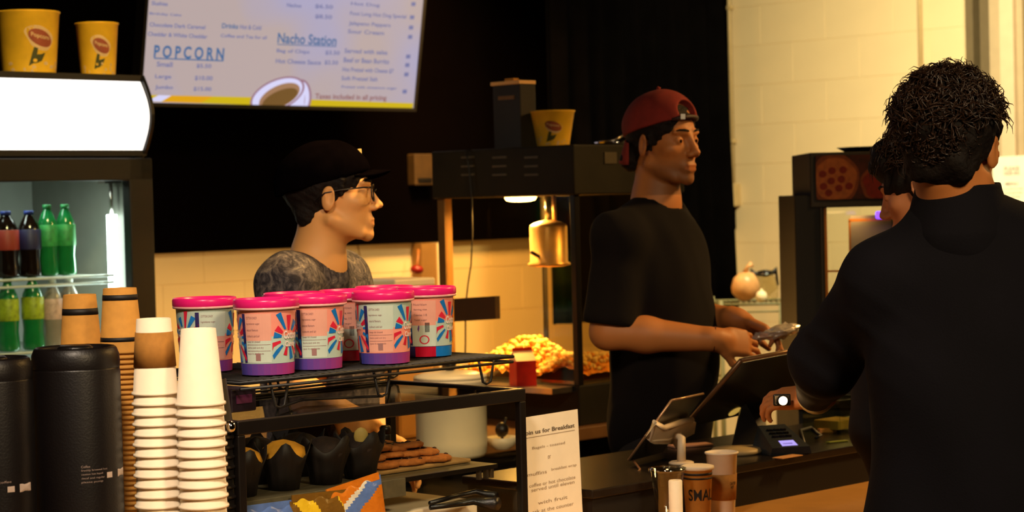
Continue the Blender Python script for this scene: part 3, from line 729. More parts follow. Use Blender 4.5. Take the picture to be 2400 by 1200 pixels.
b = MB(); _q = st(onplane(1430, 370, ST(0, mt0-.013), N)); lb(b, _q[0]-.028, _q[0]+.028, mt0-.016, mt0-.011, _q[2]-.018, _q[2]+.018, VENT); mp('rating_plate', b)
# posts (brass coloured), rails
def post(s, t, w, mm, name='post'): b = MB(); lb(b, s, s+w, t, t+w, .965, zHd0, mm, .002); mp(name, b)
post(ms0, mt0, .022, BLKMET); post(ms0, mt0+ML-.034, .034, BRASS); post(ms0+MS-.022, mt0, .022, BRASS); post(ms0+MS-.014, mt0+ML-.014, .014, MG)
# panes
PG = glass('machine_glass', (1, .93, .74), .10)
b = MB(); lb(b, ms0+.006, ms0+.010, mt0+.023, mt0+ML-.035, .965, zHd0, PG); mp('glass_pane', b)
b = MB(); lb(b, ms0+.023, ms0+MS-.023, mt0+.006, mt0+.010, .965, zHd0, PG); mp('glass_pane', b)
b = MB(); lb(b, ms0+MS-.010, ms0+MS-.006, mt0+.023, mt0+ML-.023, .965, zHd0, PG); mp('glass_pane', b)
# inner floor with raised edge, kettle, hanger, lamp
b = MB(); lb(b, ms0+.022, ms0+MS-.022, mt0+.022, mt0+ML-.022, .965, .975, STEEL); mp('tray', b)
kp = at(1286, 570, 6.52); ks, kt, _ = st(kp); kr = .060; kz0, kz1 = at(1286, 622, 6.52).z, at(1286, 524, 6.52).z
KET = mat('kettle_steel', srgb((226, 190, 140)), .38, .7, var=.08, scale=30)
b = MB(); b.lathe([(kr*.8, kz0-.004), (kr*1.12, kz0), (kr*1.14, kz0+.006), (kr, kz0+.012), (kr, kz1-.012), (kr*.96, kz1-.004), (kr*.7, kz1+.004), (kr*.2, kz1+.012), (.001, kz1+.013)], 36, KET, c=(ks, kt, 0)); ket = mp('kettle', b)
b = MB(); b.tube([(ks, kt, kz1+.01), (ks, kt, zHd0+.002)], .010, 10, STEEL); b.tube([(ks+.05, kt+.02, kz1), (ks+.06, kt+.03, zHd0+.002)], .007, 8, BRASS); b.tube([(ks-.055, kt-.01, kz0+.03), (ks-.10, kt-.02, kz0+.045)], .006, 8, BLKMET); mp('hanger', b)
lp = at(1220, 462, 6.58); ls, lt_, _ = st(lp)
b = MB(); b.lathe([(.052, zHd0-.002), (.046, zHd0-.012), (.030, zHd0-.016), (.001, zHd0-.017)], 24, mat('machine_lamp', (1, 1, 1), .4, emit=(1, .62, .22), estr=22), c=(ls, lt_, 0)); mp('lamp', b)
area('machine_light', ST(ls, lt_, zHd0-.03), ST(ls, lt_-.02, .9), 15, .08, (1, .56, .16))
area('machine_back_light', ST(ms0+.40, mt0+.45, zHd0-.02), ST(ms0+.9, mt0+1.5, .9), 14, .12, (1, .56, .16))
# popcorn heap: stuff
def kernel(rs, b, p, k, mm):
    vs = []; bm_ = ICO
    ax = [1+.35*rs.randn() for _ in range(3)]
    for v in bm_[0]:
        q = 1+.28*math.sin(9*v[0]+7*v[1]*ax[0])+.2*rs.randn()*.5
        vs.append((p[0]+v[0]*k*q*ax[1], p[1]+v[1]*k*q*ax[2], p[2]+v[2]*k*q))
    b.add(vs, bm_[1], mm, True)
bm = bmesh.new(); bmesh.ops.create_icosphere(bm, subdivisions=1, radius=1); ICO = ([v.co.copy() for v in bm.verts], [[v.index for v in f.verts] for f in bm.faces]); bm.free()
bm = bmesh.new(); bmesh.ops.create_icosphere(bm, subdivisions=2, radius=1); ICO2 = ([v.co.copy() for v in bm.verts], [[v.index for v in f.verts] for f in bm.faces]); bm.free()
rs = np.random.RandomState(3); POPC = mat('popcorn_yellow', srgb((252, 222, 150)), .8, var=.2, scale=70); POPO = mat('popcorn_orange', srgb((240, 170, 70)), .8, var=.15, scale=70)
b = MB()
def hz(u_, v_): return .985+.105*math.exp(-((u_-.30)**2)/.05-((v_-.62)**2)/.10)+.045*math.exp(-((v_-.12)**2)/.02)
gn = 30
gv = [(ms0+.024+(MS-.05)*i/gn, mt0+.024+(ML-.06)*j/gn, hz(i/gn, j/gn)-.012+.004*rs.randn()) for j in range(gn+1) for i in range(gn+1)]
b.add(gv, [(j*(gn+1)+i, j*(gn+1)+i+1, (j+1)*(gn+1)+i+1, (j+1)*(gn+1)+i) for j in range(gn) for i in range(gn)], POPO)
for _ in range(1500):
    u_, v_ = rs.rand(), rs.rand()
    kernel(rs, b, (ms0+.03+(MS-.06)*u_, mt0+.03+(ML-.075)*v_, hz(u_, v_)-.006+.014*rs.rand()), .0075+.003*rs.rand(), POPC if rs.rand() < .6 else POPO)
o = mp('popcorn', b); o['kind'] = 'stuff'
# cord falling from the header and black box hung on it
b = MB(); pc = [at(1103, 430, 6.35), at(1108, 520, 6.33), at(1106, 600, 6.33), at(1098, 660, 6.33), at(1094, 698, 6.33)]
tf = ms0-.03; pc = [onplane(x, y, ST(tf, 0), U) for x, y in ((1092, 352), (1100, 400), (1106, 470), (1107, 560), (1104, 620), (1097, 665), (1093, 700))]
pr2 = [onplane(x, y, ST(tf, 0), U) for x, y in ((1091, 748), (1091, 800), (1090, 850))]
co = thing('hanging_power_box', 'small black box on a cord hanging down the lit glass of the popcorn machine', 'power box', pc[-1], 0)
q = [onplane(x, y, ST(tf, 0), U) for x, y in ((1063, 700), (1160, 694), (1161, 748), (1064, 754))]
b = MB(); b.slab(q, U, .022, mat('brown_black_box', srgb((52, 36, 18)), .6, var=.1)); o = b.obj('box', None, co, origin=tuple(co.location)); o.location = (0, 0, 0)
b = MB(); b.tube([pc[0]+U*.02]+pc, .0028, 6, WIRE); b.tube(pr2, .0028, 6, WIRE); o = b.obj('cord', None, co, origin=tuple(co.location)); o.location = (0, 0, 0)
# things on top of the machine
mtop = zHd1+.0005
def mtopat(px, py): p = atz(px, py, mtop); return p
pb = onplane(1297, 340, ST(ms0+.12, 0), U); pb.z = mtop
bucket(pb, .069, .050, .114, math.atan2(-pb.y, -pb.x), 'short yellow popcorn bucket on top of the popcorn machine', .0)
bp = onplane(1208, 340, ST(ms0+.09, 0), U)
bx = thing('napkin_box', 'tall dark box with a pale lip, standing on the machine beside the short bucket', 'box', (bp.x, bp.y, mtop), R45)
hh = at(1208, 196, bp.y).z-mtop
b = MB(); b.box((0, 0, hh/2), (.035, .062, hh/2), mat('dark_brown_box', srgb((34, 27, 20)), .5, var=.15, scale=14), bevel=.003); b.box((-.036, 0, hh-.046), (.002, .036, .006), mat('box_slot_gold', srgb((120, 84, 40)), .5, var=.1)); b.obj('body', None, bx)
b = MB(); b.box((-.004, 0, hh+.001), (.038, .066, .006), mat('pale_gold_lip', srgb((246, 196, 130)), .5, var=.04), bevel=.002); b.box((.01, .02, hh+.012), (.012, .02, .006), KRAFT2); b.obj('lip', None, bx)
tp = atz(1412, 337, mtop); tp = onplane(1412, 337, ST(ms0+.33, 0), U)
tp = ST(ms0+.30, mt0+.10, mtop)
bt = thing('metal_tray', 'small silver tray with scoop on the machine behind the red cap', 'tray', tp, 0)
b = MB(); b.lathe([(.001, .002), (.055, .002), (.065, .012), (.067, .012), (.057, 0), (.001, 0)], 28, CHROME, cap=False); b.obj('dish', None, bt)
b = MB(); b.tube([(-.05, 0, .012), (.0, 0, .018), (.03, .01, .034)], .004, 8, STEEL); b.obj('scoop', None, bt)

# small tan box on the black wall, left of the machine header
q = onplane(980, 398, ST(0, T1-.05), N)
bb = thing('wall_box', 'small tan box on the black wall to the left of the popcorn machine header', 'box', q, R45)
b = MB(); b.box((0, .0, 0), (.056, .04, .068), mat('tan_box', srgb((62, 42, 14)), .6, var=.15), bevel=.004); b.obj('body', None, bb); b = MB(); b.box((-.0, -.042, -.045), (.04, .003, .008), BLKMET); b.obj('latch', None, bb)

# white lidded pot on the worktop in front of the machine
wp = at(1055, 880, 5.62); wp.z = .84
wc = thing('white_pot', 'round white lidded pot on the back counter seen under the wire rack', 'pot', wp)
WPM = mat('white_enamel', srgb((250, 232, 190)), .35, var=.02); topz = at(1055, 868, 5.62).z
b = MB(); R_ = .098; H_p = topz-.84-.022
b.lathe([(R_*.9, 0), (R_*.97, .01), (R_, .04), (R_, H_p-.012), (R_*1.03, H_p-.008), (R_*1.03, H_p)], 40, WPM); b.obj('body', None, wc)
b = MB(); b.lathe([(R_*1.04, H_p), (R_*1.02, H_p+.009), (R_*.7, H_p+.018), (R_*.2, H_p+.022), (.001, H_p+.022)], 40, WPM); ld = b.obj('lid', None, wc)
b = MB(); b.lathe([(.012, H_p+.021), (.010, H_p+.030), (.018, H_p+.036), (.016, H_p+.044), (.001, H_p+.046)], 16, BLACK); b.obj('lid_knob', None, ld)
# red and white popcorn carton on the machine shelf
rp_ = onplane(1226, 905, ST(ms0-.05, 0), U); rp_.z = .9622
RC = mat('carton_red', srgb((200, 34, 22)), .5, var=.12, scale=40); WC = mat('carton_white', srgb((235, 215, 190)), .5, var=.05)
ct = thing('drink_carton', 'small red gable topped carton with white roof beside the lit popcorn', 'carton', rp_, .35)
b = MB(); a = .033; h = .078
b.add([(-a, -a, 0), (a, -a, 0), (a, a, 0), (-a, a, 0), (-a, -a, h), (a, -a, h), (a, a, h), (-a, a, h)], [(0, 1, 5, 4), (1, 2, 6, 5), (2, 3, 7, 6), (3, 0, 4, 7), (0, 3, 2, 1)], RC)
b.add([(-a, -a, h), (a, -a, h), (a, a, h), (-a, a, h), (-a, 0, h+.03), (a, 0, h+.03)], [(0, 1, 5, 4), (2, 3, 4, 5), (1, 2, 5), (3, 0, 4)], WC)
b.add([(-a, -.001, h+.028), (a, -.001, h+.028), (a, .001, h+.028), (-a, .001, h+.028), (-a, -.001, h+.04), (a, -.001, h+.04), (a, .001, h+.04), (-a, .001, h+.04)], [(0, 1, 5, 4), (2, 3, 7, 6), (1, 2, 6, 5), (3, 0, 4, 7), (4, 5, 6, 7)], RC)
b.obj('body', None, ct)
b = MB(); b.add([(a+.0005, -.02, .015), (a+.0005, .02, .015), (a+.0005, .02, .06), (a+.0005, -.02, .06)], [(0, 1, 2, 3)], INK); b.obj('dark_panel', None, ct)
# white bin with red scoop behind the man in glasses
wb = at(925, 650, 6.15); wb.z = .84; zt2 = at(925, 652, 6.15).z
bn = thing('white_bin', 'large white bin on the back counter behind the man with glasses', 'bin', wb, R45)
b = MB(); hb = zt2-.84; b.box((0, 0, (hb-.02)/2), (.075, .085, (hb-.02)/2), mat('bin_cream', srgb((232, 170, 90)), .5, var=.04), bevel=.012); b.obj('body', None, bn)
b = MB(); b.box((0, 0, hb-.012), (.082, .092, .012), WPM, bevel=.006); b.obj('rim', None, bn)
q = onplane(984, 600, ST(0, T1-.02), N)
pl = thing('wall_post', 'narrow tan upright with a pale edge standing at the wall left of the machine', 'post', (q.x, q.y, .0), R45)
b = MB(); b.box((0, -.03, .70), (.045, .03, .668), mat('tan_post_paint', srgb((140, 100, 48)), .6, var=.06)); b.obj('upright', None, pl); b = MB(); b.box((.052, -.035, .70), (.007, .035, .668), WPM); b.obj('edge_strip', None, pl)
rq = onplane(977, 632, ST(0, T1-.13), N)
rd = thing('red_scoop', 'dark red scoop hanging on the tan upright behind the tubs', 'scoop', rq)
b = MB(); vs, fs = ICO2; b.add([Vector((v.x*.030, v.y*.022, v.z*.020-.002*v.x)) for v in vs], fs, mat('dark_red_plastic', srgb((120, 10, 8)), .4, var=.1), True); b.obj('bowl', None, rd)
b = MB(); b.tube([(0, .01, .01), (.004, .05, .05), (.006, .066, .085)], .006, 8, mat('tan_handle', srgb((150, 90, 40)), .5, var=.1)); b.obj('handle', None, rd)
# thin cable on the wall beside his chin
b = MB(); b.tube([onplane(x, y, ST(0, T1-.01), N) for x, y in ((838, 575), (843, 600), (842, 640), (846, 680))], .004, 6, mat('ochre_cable', srgb((150, 100, 40)), .6, var=.1)); b.tube([onplane(x, y, ST(0, T1-.012), N) for x, y in ((822, 590), (826, 615), (834, 640), (838, 690))], .004, 6, WIRE)
o = b.obj('wall_cable'); meta(o, 'pair of thin cables on the beige wall beside the chin of the man with glasses', 'cable')
# small dark topped bowl seen through the display case
bw = at(1176, 1003, 5.75); bw.z = .8405
bo = thing('bowl_with_utensil', 'small pale bowl with a dark ladle, seen through the glass case near the paper sign', 'bowl', bw)
b = MB(); b.lathe([(.02, 0), (.036, .012), (.046, .035), (.043, .035), (.03, .012), (.001, .006)], 28, WPM, cap=False); b.obj('dish', None, bo)
b = MB(); b.add([Vector((v.x*.02, v.y*.02, .055+v.z*.022)) for v in ICO2[0]], ICO2[1], BLACK, True); b.tube([(0, 0, .03), (.012, .0, .09)], .004, 8, BLACK); b.obj('ladle', None, bo)

# ------------------------------------------------------------------ pizza warmer and things at the far right wall
WD = 6.6
wz = at(1897, 358, WD).z
px_l, px_r = at(1897, 358, WD).x, at(2150, 358, WD).x; wx0 = at(1862, 458, WD).x
zc0 = at(1862, 458, WD).z; zb_h = at(1930, 487, WD).z; wdep = .42; zw0 = .88
pz = thing('pizza_warmer', 'black pizza warming cabinet with a pizza picture header and lit glass front', 'food warmer', ((px_l+px_r)/2, WD+wdep/2, zw0))
def pp(name, b, par=None):
    o = b.obj(name, None, par or pz); 
    if par is None: o.matrix_parent_inverse = Matrix.Translation(-pz.location)
    return o
def lx(b, x0, x1, y0, y1, z0, z1, mm, bev=0): return b.box(((x0+x1)/2, (y0+y1)/2, (z0+z1)/2), ((x1-x0)/2, (y1-y0)/2, (z1-z0)/2), mm, bevel=bev)
GB = mat('warmer_dark_grey', srgb((46, 44, 44)), .45, var=.08); DB = mat('warmer_black', srgb((20, 16, 12)), .4, var=.12)
b = MB(); lx(b, px_l, px_r, WD+.004, WD+wdep, zb_h, wz, GB, .004); hd = pp('header', b)
# pizza picture on the header face
b = MB(); hx0, hx1 = px_l+.020, px_r-.02; hz0, hz1 = zb_h+.026, wz-.010; yf = WD
def pq(cx, cz, rx, rz, mm, k, n=24, wob=0):
    pts = [(min(hx1, max(hx0, cx+rx*math.cos(a)*(1+wob*math.sin(5*a)))), yf-.0004-.0003*k, min(hz1, max(hz0, cz+rz*math.sin(a)))) for a in [2*PI*i/n for i in range(n)]]
    b.add([(cx if hx0 < cx < hx1 else hx0, yf-.0004-.0003*k, min(hz1, max(hz0, cz)))]+pts, [(0, 1+i, 1+(i+1) % n) for i in range(n)], mm)
b.add([(hx0, yf, hz0), (hx1, yf, hz0), (hx1, yf, hz1), (hx0, yf, hz1), (hx0, yf+.006, hz0), (hx1, yf+.006, hz0), (hx1, yf+.006, hz1), (hx0, yf+.006, hz1)], [(0, 1, 2, 3), (0, 4, 5, 1), (3, 2, 6, 7), (0, 3, 7, 4), (1, 5, 6, 2)], mat('pizza_print_dark_red', srgb((56, 12, 6)), .5, var=.5, scale=30))
CHZ = mat('pizza_print_cheese', srgb((150, 84, 44)), .5, var=.2, scale=60); CRU = mat('pizza_print_crust', srgb((110, 52, 24)), .5, var=.2, scale=50); PEP = mat('pizza_print_pepperoni', srgb((108, 18, 8)), .5, var=.2, scale=60)
def wpx(px, py): p = at(px, py, WD); return p.x, p.z
cx, cz = wpx(1955, 420); pq(cx, cz, .082, .084, CRU, 1, 28, .03); pq(cx+.003, cz, .070, .070, CHZ, 2, 28, .05)
for x, y in ((1948, 424), (1972, 420), (1966, 441), (1950, 400), (1976, 398), (1930, 437), (1942, 452), (1990, 436), (1928, 408)):
    x_, z_ = wpx(x, y); pq(x_, z_, .0125, .0115, PEP, 3, 14)
x_, z_ = wpx(2060, 430); pq(x_, z_, .06, .06, CRU, 1, 24, .05); pq(x_, z_, .05, .05, PEP, 2, 24, .1)
o = b.obj('pizza_picture', None, hd)
o.matrix_parent_inverse = Matrix.Identity(4)
b = MB(); lx(b, wx0, px_l+.044, WD+.01, WD+wdep-.02, zw0, zc0, DB, .003); b.box((px_l+.034, WD+.004, (zw0+zb_h)/2), (.003, .004, (zb_h-zw0)/2), GB); pp('side_column', b)
b = MB(); lx(b, px_r-.04, px_r, WD+.01, WD+wdep-.02, zw0, zb_h, DB, .003); pp('side_column', b)
b = MB(); lx(b, wx0, px_r, WD+.0, WD+wdep, zw0, zw0+.03, DB, .003); pp('base', b)
xg = px_l+.046
b = MB(); lx(b, xg, px_r-.04, WD+.012, WD+.016, zw0+.03, zb_h, GLASSM); pp('glass_pane', b)
b = MB(); lx(b, xg, px_r-.04, WD+wdep-.03, WD+wdep-.026, zw0+.03, zb_h, GLASSM); pp('glass_pane', b)
COP = mat('warm_copper_trim', srgb((226, 140, 60)), .35, .5, var=.08)
b = MB(); lx(b, xg, xg+.009, WD+.02, WD+.03, zw0+.03, zb_h, COP, .001)
for y in (637, 690): z_ = at(1930, y, WD).z; lx(b, xg, xg+.05, WD+.03, WD+.036, z_-.003, z_+.003, COP)
pp('inner_frame', b)
b = MB(); z_ = at(2000, 600, WD+.2).z; sx = at(1985, 560, WD+.2).x
lx(b, sx+.012, px_r-.05, WD+.2, WD+.205, z_-.2, zb_h-.03, mat('grey_inner_panel', srgb((150, 138, 116)), .5, var=.05)); lx(b, at(1990, 560, WD+.16).x, at(1990, 560, WD+.16).x+.006, WD+.16, WD+.166, z_-.2, at(1990, 517, WD+.16).z, COP); zz = at(2050, 515, WD+.16).z; lx(b, at(1990, 560, WD+.16).x, px_r-.06, WD+.16, WD+.166, zz-.005, zz+.005, COP); pp('pizza_rack', b)
b = MB(); xl, zl = at(2064, 504, WD+.1).x, at(2064, 504, WD+.1).z; b.box((xl, WD+.1, zl), (.016, .01, .0125), mat('violet_light', (0, 0, 0), .5, emit=srgb((110, 60, 255)), estr=3.5), bevel=.006); pp('violet_lamp', b)
area('warmer_light', (px_l+.16, WD+.15, zb_h-.02), (px_l+.16, WD+.2, .9), .25, .1, (1, .62, .25))
b = MB(); p0, p1_ = at(1955, 345, WD+.08), at(2130, 349, WD+.08); zt3 = wz+.001
pt = thing('black_pan', 'thin black pan lying on top of the pizza warmer', 'pan', (at(2045, 350, WD+.15).x, WD+.15, zt3))
b.lathe([(.001, .001), (.085, .001), (.115, .016), (.118, .016), (.088, 0), (.001, 0)], 32, BLKMET, cap=False); b.obj('pan', None, pt)
b = MB(); lx(b, wx0-.01, px_r+.10, WD-.06, WD+wdep+.08, 0, .85, CFRONT); lx(b, wx0-.02, px_r+.12, WD-.08, WD+wdep+.10, .85, .88, CTOP, .003)
o = b.obj('side_counter'); meta(o, 'dark low counter standing under the pizza warmer', 'counter')

# table and clutter in front of the beige wall, between curtain and warmer
TD = 8.4
def cx_(px, py, Y=TD): return at(px, py, Y)
zt4 = cx_(1790, 790).z
b = MB(); GRN = mat('grey_green_wire', srgb((120, 118, 84)), .5, var=.1)
x0, x1 = cx_(1690, 720).x, cx_(1900, 720).x; zs = cx_(1790, 713).z
tb4 = thing('wire_shelf', 'grey wire shelf unit against the beige wall between curtain and pizza warmer', 'shelf', ((x0+x1)/2, TD+.2, 0))
def p4(name, b): o = b.obj(name, None, tb4); o.matrix_parent_inverse = Matrix.Translation(-tb4.location); return o
for xx in (x0, x1):
    for yy in (TD, TD+.36): b = MB(); b.tube([(xx, yy, 0), (xx, yy, zs+.02)], .010, 8, GRN); p4('leg', b)
for zz in (zs, zs-.32, .3):
    b = MB(); b.tube([(x0, TD, zz), (x1, TD, zz), (x1, TD+.36, zz), (x0, TD+.36, zz)], .006, 6, GRN, True)
    for i in range(17): xx = x0+(x1-x0)*i/16; b.tube([(xx, TD, zz), (xx, TD+.36, zz)], .0025, 5, GRN)
    b.tube([(x0, TD, zz-.03), (x1, TD, zz-.03)], .004, 6, GRN); b.tube([(x0, TD+.18, zz-.005), (x1, TD+.18, zz-.005)], .004, 6, GRN); p4('shelf', b)
for xx, mx in ((cx_(1828, 740).x, 0),): b = MB(); b.tube([(xx, TD, zs), (xx, TD, zs-.32)], .004, 6, GRN); p4('brace', b)
zsh = zs+.0065
def on4(px, Y=TD+.15): p = at(px, 700, Y); return Vector((p.x, Y, zsh))
bg = thing('bread_bag', 'pinkish clear bag on the wire shelf next to the black curtain', 'bag', on4(1748))
b = MB(); rs5 = random.Random(5); b.add([Vector((v.x*.062*(1+.05*math.sin(9*v.z)), v.y*.055, .062+v.z*.061+.005*math.sin(14*v.x))) for v in ICO2[0]], ICO2[1], mat('pink_tan_bag', srgb((214, 160, 104)), .35, var=.15, scale=20), True); b.obj('bag', None, bg)
b = MB(); b.tube([(0, 0, .12), (.01, 0, .145), (.03, .0, .155)], [.012, .006, .014], 8, MATS['pink_tan_bag']); b.obj('tied_end', None, bg)
kt_ = thing('glass_kettle', 'clear rounded jug with a thick black handle arching over it on the wire shelf', 'jug', on4(1795, TD+.22))
b = MB(); b.lathe([(.04, 0), (.052, .012), (.056, .05), (.045, .09), (.034, .105), (.036, .115), (.033, .115), (.031, .105), (.042, .09), (.053, .05), (.001, .006)], 28, glass('jug_glass', (.94, .92, .82), .2), cap=False); b.obj('jug', None, kt_)
hz0_ = at(1775, 640, TD+.22).z-zsh
b = MB(); b.tube([(-.062, 0, hz0_+.018), (-.045, 0, hz0_-.002), (-.0, 0, hz0_-.008), (.035, 0, hz0_+.002), (.048, 0, hz0_+.018), (.046, 0, hz0_+.0), (.052, 0, .06)], [.004, .009, .009, .010, .008, .006, .005], 8, BLACK); b.obj('handle', None, kt_)
b = MB(); b.lathe([(.033, .115), (.033, .122), (.001, .128)], 24, BLACK); b.obj('lid', None, kt_)
sg = thing('sugar_pot', 'small round white pot on the wire shelf below the black handled jug', 'pot', on4(1785, TD+.05))
b = MB(); b.lathe([(.012, 0), (.021, .01), (.024, .024), (.020, .038), (.010, .046), (.001, .048)], 24, mat('white_glaze', srgb((250, 236, 200)), .3, var=.02)); b.obj('pot', None, sg); b = MB(); b.lathe([(.005, .046), (.006, .053), (.001, .056)], 12, MATS['white_glaze']); b.obj('lid_knob', None, sg)
cj = thing('clear_jar', 'tall clear jar on the wire shelf beside the pizza warmer', 'jar', on4(1850, TD+.12))
b = MB(); b.lathe([(.026, 0), (.03, .01), (.03, .085), (.022, .1), (.024, .108), (.021, .108), (.02, .098), (.028, .084), (.028, .01), (.001, .005)], 24, MATS['jug_glass'], cap=False); b.obj('jar', None, cj); b = MB(); b.lathe([(.025, .108), (.025, .122), (.001, .124)], 20, PALEF); b.obj('lid', None, cj)
# ------------------------------------------------------------------ pastry display case on the ledge
CS0, CS1, CT0, CT1 = 2.25, 2.99, 2.96, 3.38; CZ0, CZ1 = .8005, 1.150
case = thing('pastry_case', 'black framed glass display case with muffins and cookies on the counter', 'display case', ST((CS0+CS1)/2, (CT0+CT1)/2, CZ0), R45)
def cpt(name, b, par=None):
    o = b.obj(name, None, par or case)
    if par is None: rs, rt, _ = st(case.location); o.matrix_parent_inverse = Matrix.Translation((-rs, -rt, -CZ0))
    return o
fw = .017
for s_, t_ in ((CS0, CT0), (CS1-fw, CT0), (CS0, CT1-fw), (CS1-fw, CT1-fw)):
    b = MB(); lb(b, s_, s_+fw, t_, t_+fw, CZ0+.014, CZ1-.026, BLKMET, .002); cpt('post', b)
for a in ((CS0, CS1, CT0, CT0+fw), (CS0, CS1, CT1-fw, CT1), (CS0, CS0+fw, CT0+fw, CT1-fw), (CS1-fw, CS1, CT0+fw, CT1-fw)):
    b = MB(); lb(b, a[0], a[1], a[2], a[3], CZ1-.026, CZ1, BLKMET, .002); cpt('rail', b)
    b = MB(); lb(b, a[0], a[1], a[2], a[3], CZ0, CZ0+.014, BLKMET, .002); cpt('rail', b)
b = MB(); lb(b, CS0+fw, CS1-fw, CT0+fw, CT1-fw, CZ1-.008, CZ1-.004, glass('case_top_glass', (.80, .80, .76), .5)); cpt('top_glass', b)
b = MB(); lb(b, CS0+fw, CS1-fw, CT0+.004, CT0+.008, CZ0+.014, CZ1-.026, GLASSM); cpt('glass_pane', b)
b = MB(); lb(b, CS0+.004, CS0+.008, CT0+fw, CT1-fw, CZ0+.014, CZ1-.026, GLASSM); cpt('glass_pane', b)
b = MB(); lb(b, CS1-.008, CS1-.004, CT0+fw, CT1-fw, CZ0+.014, CZ1-.026, GLASSM); cpt('glass_pane', b)
b = MB(); lb(b, CS0+fw, CS1-fw, CT0+fw, CT1-fw, CZ0+.002, CZ0+.008, BLKMET); cpt('floor_plate', b)
zsh_ = .992; SHP = mat('dark_shelf_plate', srgb((92, 84, 64)), .5, .1, var=.12, scale=60)
b = MB(); lb(b, CS0+fw+.002, CS1-fw-.006, CT0+.07, CT1-fw-.002, zsh_-.005, zsh_, SHP); lb(b, CS0+fw+.002, CS0+.46, CT0+.064, CT0+.072, zsh_-.036, zsh_, SHP, .001); lb(b, CS0+.46, CS1-fw-.006, CT0+.064, CT0+.070, zsh_-.009, zsh_, BLKMET); cpt('shelf', b)
b = MB()
for s_ in (CS1-.04, CS1-.055, CS1-.075): lb(b, s_, s_+.007, CT0+.066, CT0+.076, zsh_-.028, zsh_-.008, STEEL)
cpt('shelf_clip', b)
kb = at(541, 1003, 3.66); ks_, kt2, kz = st(kb)
b = MB(); b.add([Vector((CS0-.013+v.x*.0115, CT0+.006+v.y*.0115, kz+v.z*.0125)) for v in ICO2[0]], ICO2[1], CHROME, True); cpt('knob', b)

# muffins: dark tulip wrapped
MUFD = mat('chocolate_muffin', srgb((30, 16, 10)), .85, var=.3, scale=70, bump=.5, bscale=120); MUFW = mat('dark_muffin_wrapper', srgb((20, 12, 10)), .6, var=.15, scale=30); MUFY = mat('yellow_muffin_top', srgb((206, 146, 34)), .75, var=.12, scale=60, bump=.4, bscale=90)
def muffin(px, py, Y, top, label, sc_=1.0, rz=0):
    p = at(px, py, Y); p.z = zsh_+.0008; o = thing('muffin', label, 'muffin', p, rz, 'muffins in the glass case')
    n = 40; prof = [(.024, 0), (.028, .03), (.034, .055), (.040, .078)]; vs = []
    for j, (r, z) in enumerate(prof):
        for i in range(n):
            a = 2*PI*i/n; tip = (j/3)**2
            sc_r = sc_*1.2; zz = z+tip*.022*max(0, math.cos(4*a))**1.2-tip*.012*max(0, -math.cos(4*a)); rr = r*(1+.03*math.sin(12*a))+tip*.006*max(0, math.cos(4*a))
            vs.append((rr*math.cos(a)*sc_r, rr*math.sin(a)*sc_r, zz*sc_*.92))
    b = MB(); b.add(vs, [(j*n+i, j*n+(i+1) % n, (j+1)*n+(i+1) % n, (j+1)*n+i) for j in range(3) for i in range(n)]+[tuple(range(n))[::-1]], MUFW, True); w_ = b.obj('wrapper', None, o)
    md = w_.modifiers.new('s', 'SOLIDIFY'); md.thickness = .0012; md.offset = -1
    b = MB(); b.add([Vector((v.x*.044*sc_*(1+.04*math.sin(7*v.y+5*v.z)), v.y*.044*sc_, ((.064 if top is MUFY else .058)+v.z*.030*(1+.05*math.sin(8*v.x)))*sc_)) for v in ICO2[0]], ICO2[1], top, True); b.obj('crumb', None, o)
MY = (3.84, 3.92, 4.02, 4.10, 4.20)
muffin(562, 1060, 3.85, MUFY, 'muffin with a yellow top, half hidden by the front corner post of the case', 1.0, .5)
muffin(664, 1060, 3.93, MUFY, 'muffin with the large smooth yellow top in the glass case', 1.02, .2)
muffin(762, 1055, 4.00, MUFD, 'dark chocolate muffin between the yellow topped and the pale spotted one', 1.05, .9)
muffin(843, 1050, 4.07, MUFD, 'tall dark muffin with a pale pointed spot, nearest the cookies', 1.05, .6)
muffin(600, 1040, 4.03, MUFD, 'dark muffin in the back row behind the yellow topped muffins', 1.05, .1)
muffin(700, 1035, 4.13, MUFD, 'dark muffin standing in the back row of the case near its middle', 1.0, .3)
q = at(850, 1030, 4.045); 
b = MB(); b.add([Vector((v.x*.015, v.y*.006, v.z*.018)) for v in ICO2[0]], ICO2[1], mat('pale_icing', srgb((205, 178, 96)), .6, var=.1), True)
mf = [o for o in bpy.data.objects if o.get('label', '').startswith('tall dark muffin')][0]
o = b.obj('icing', None, mf); o.rotation_euler = (0, 0, -.6); o.location = Matrix.Rotation(-.6, 3, 'Z') @ Vector((.006, -.034, .086))
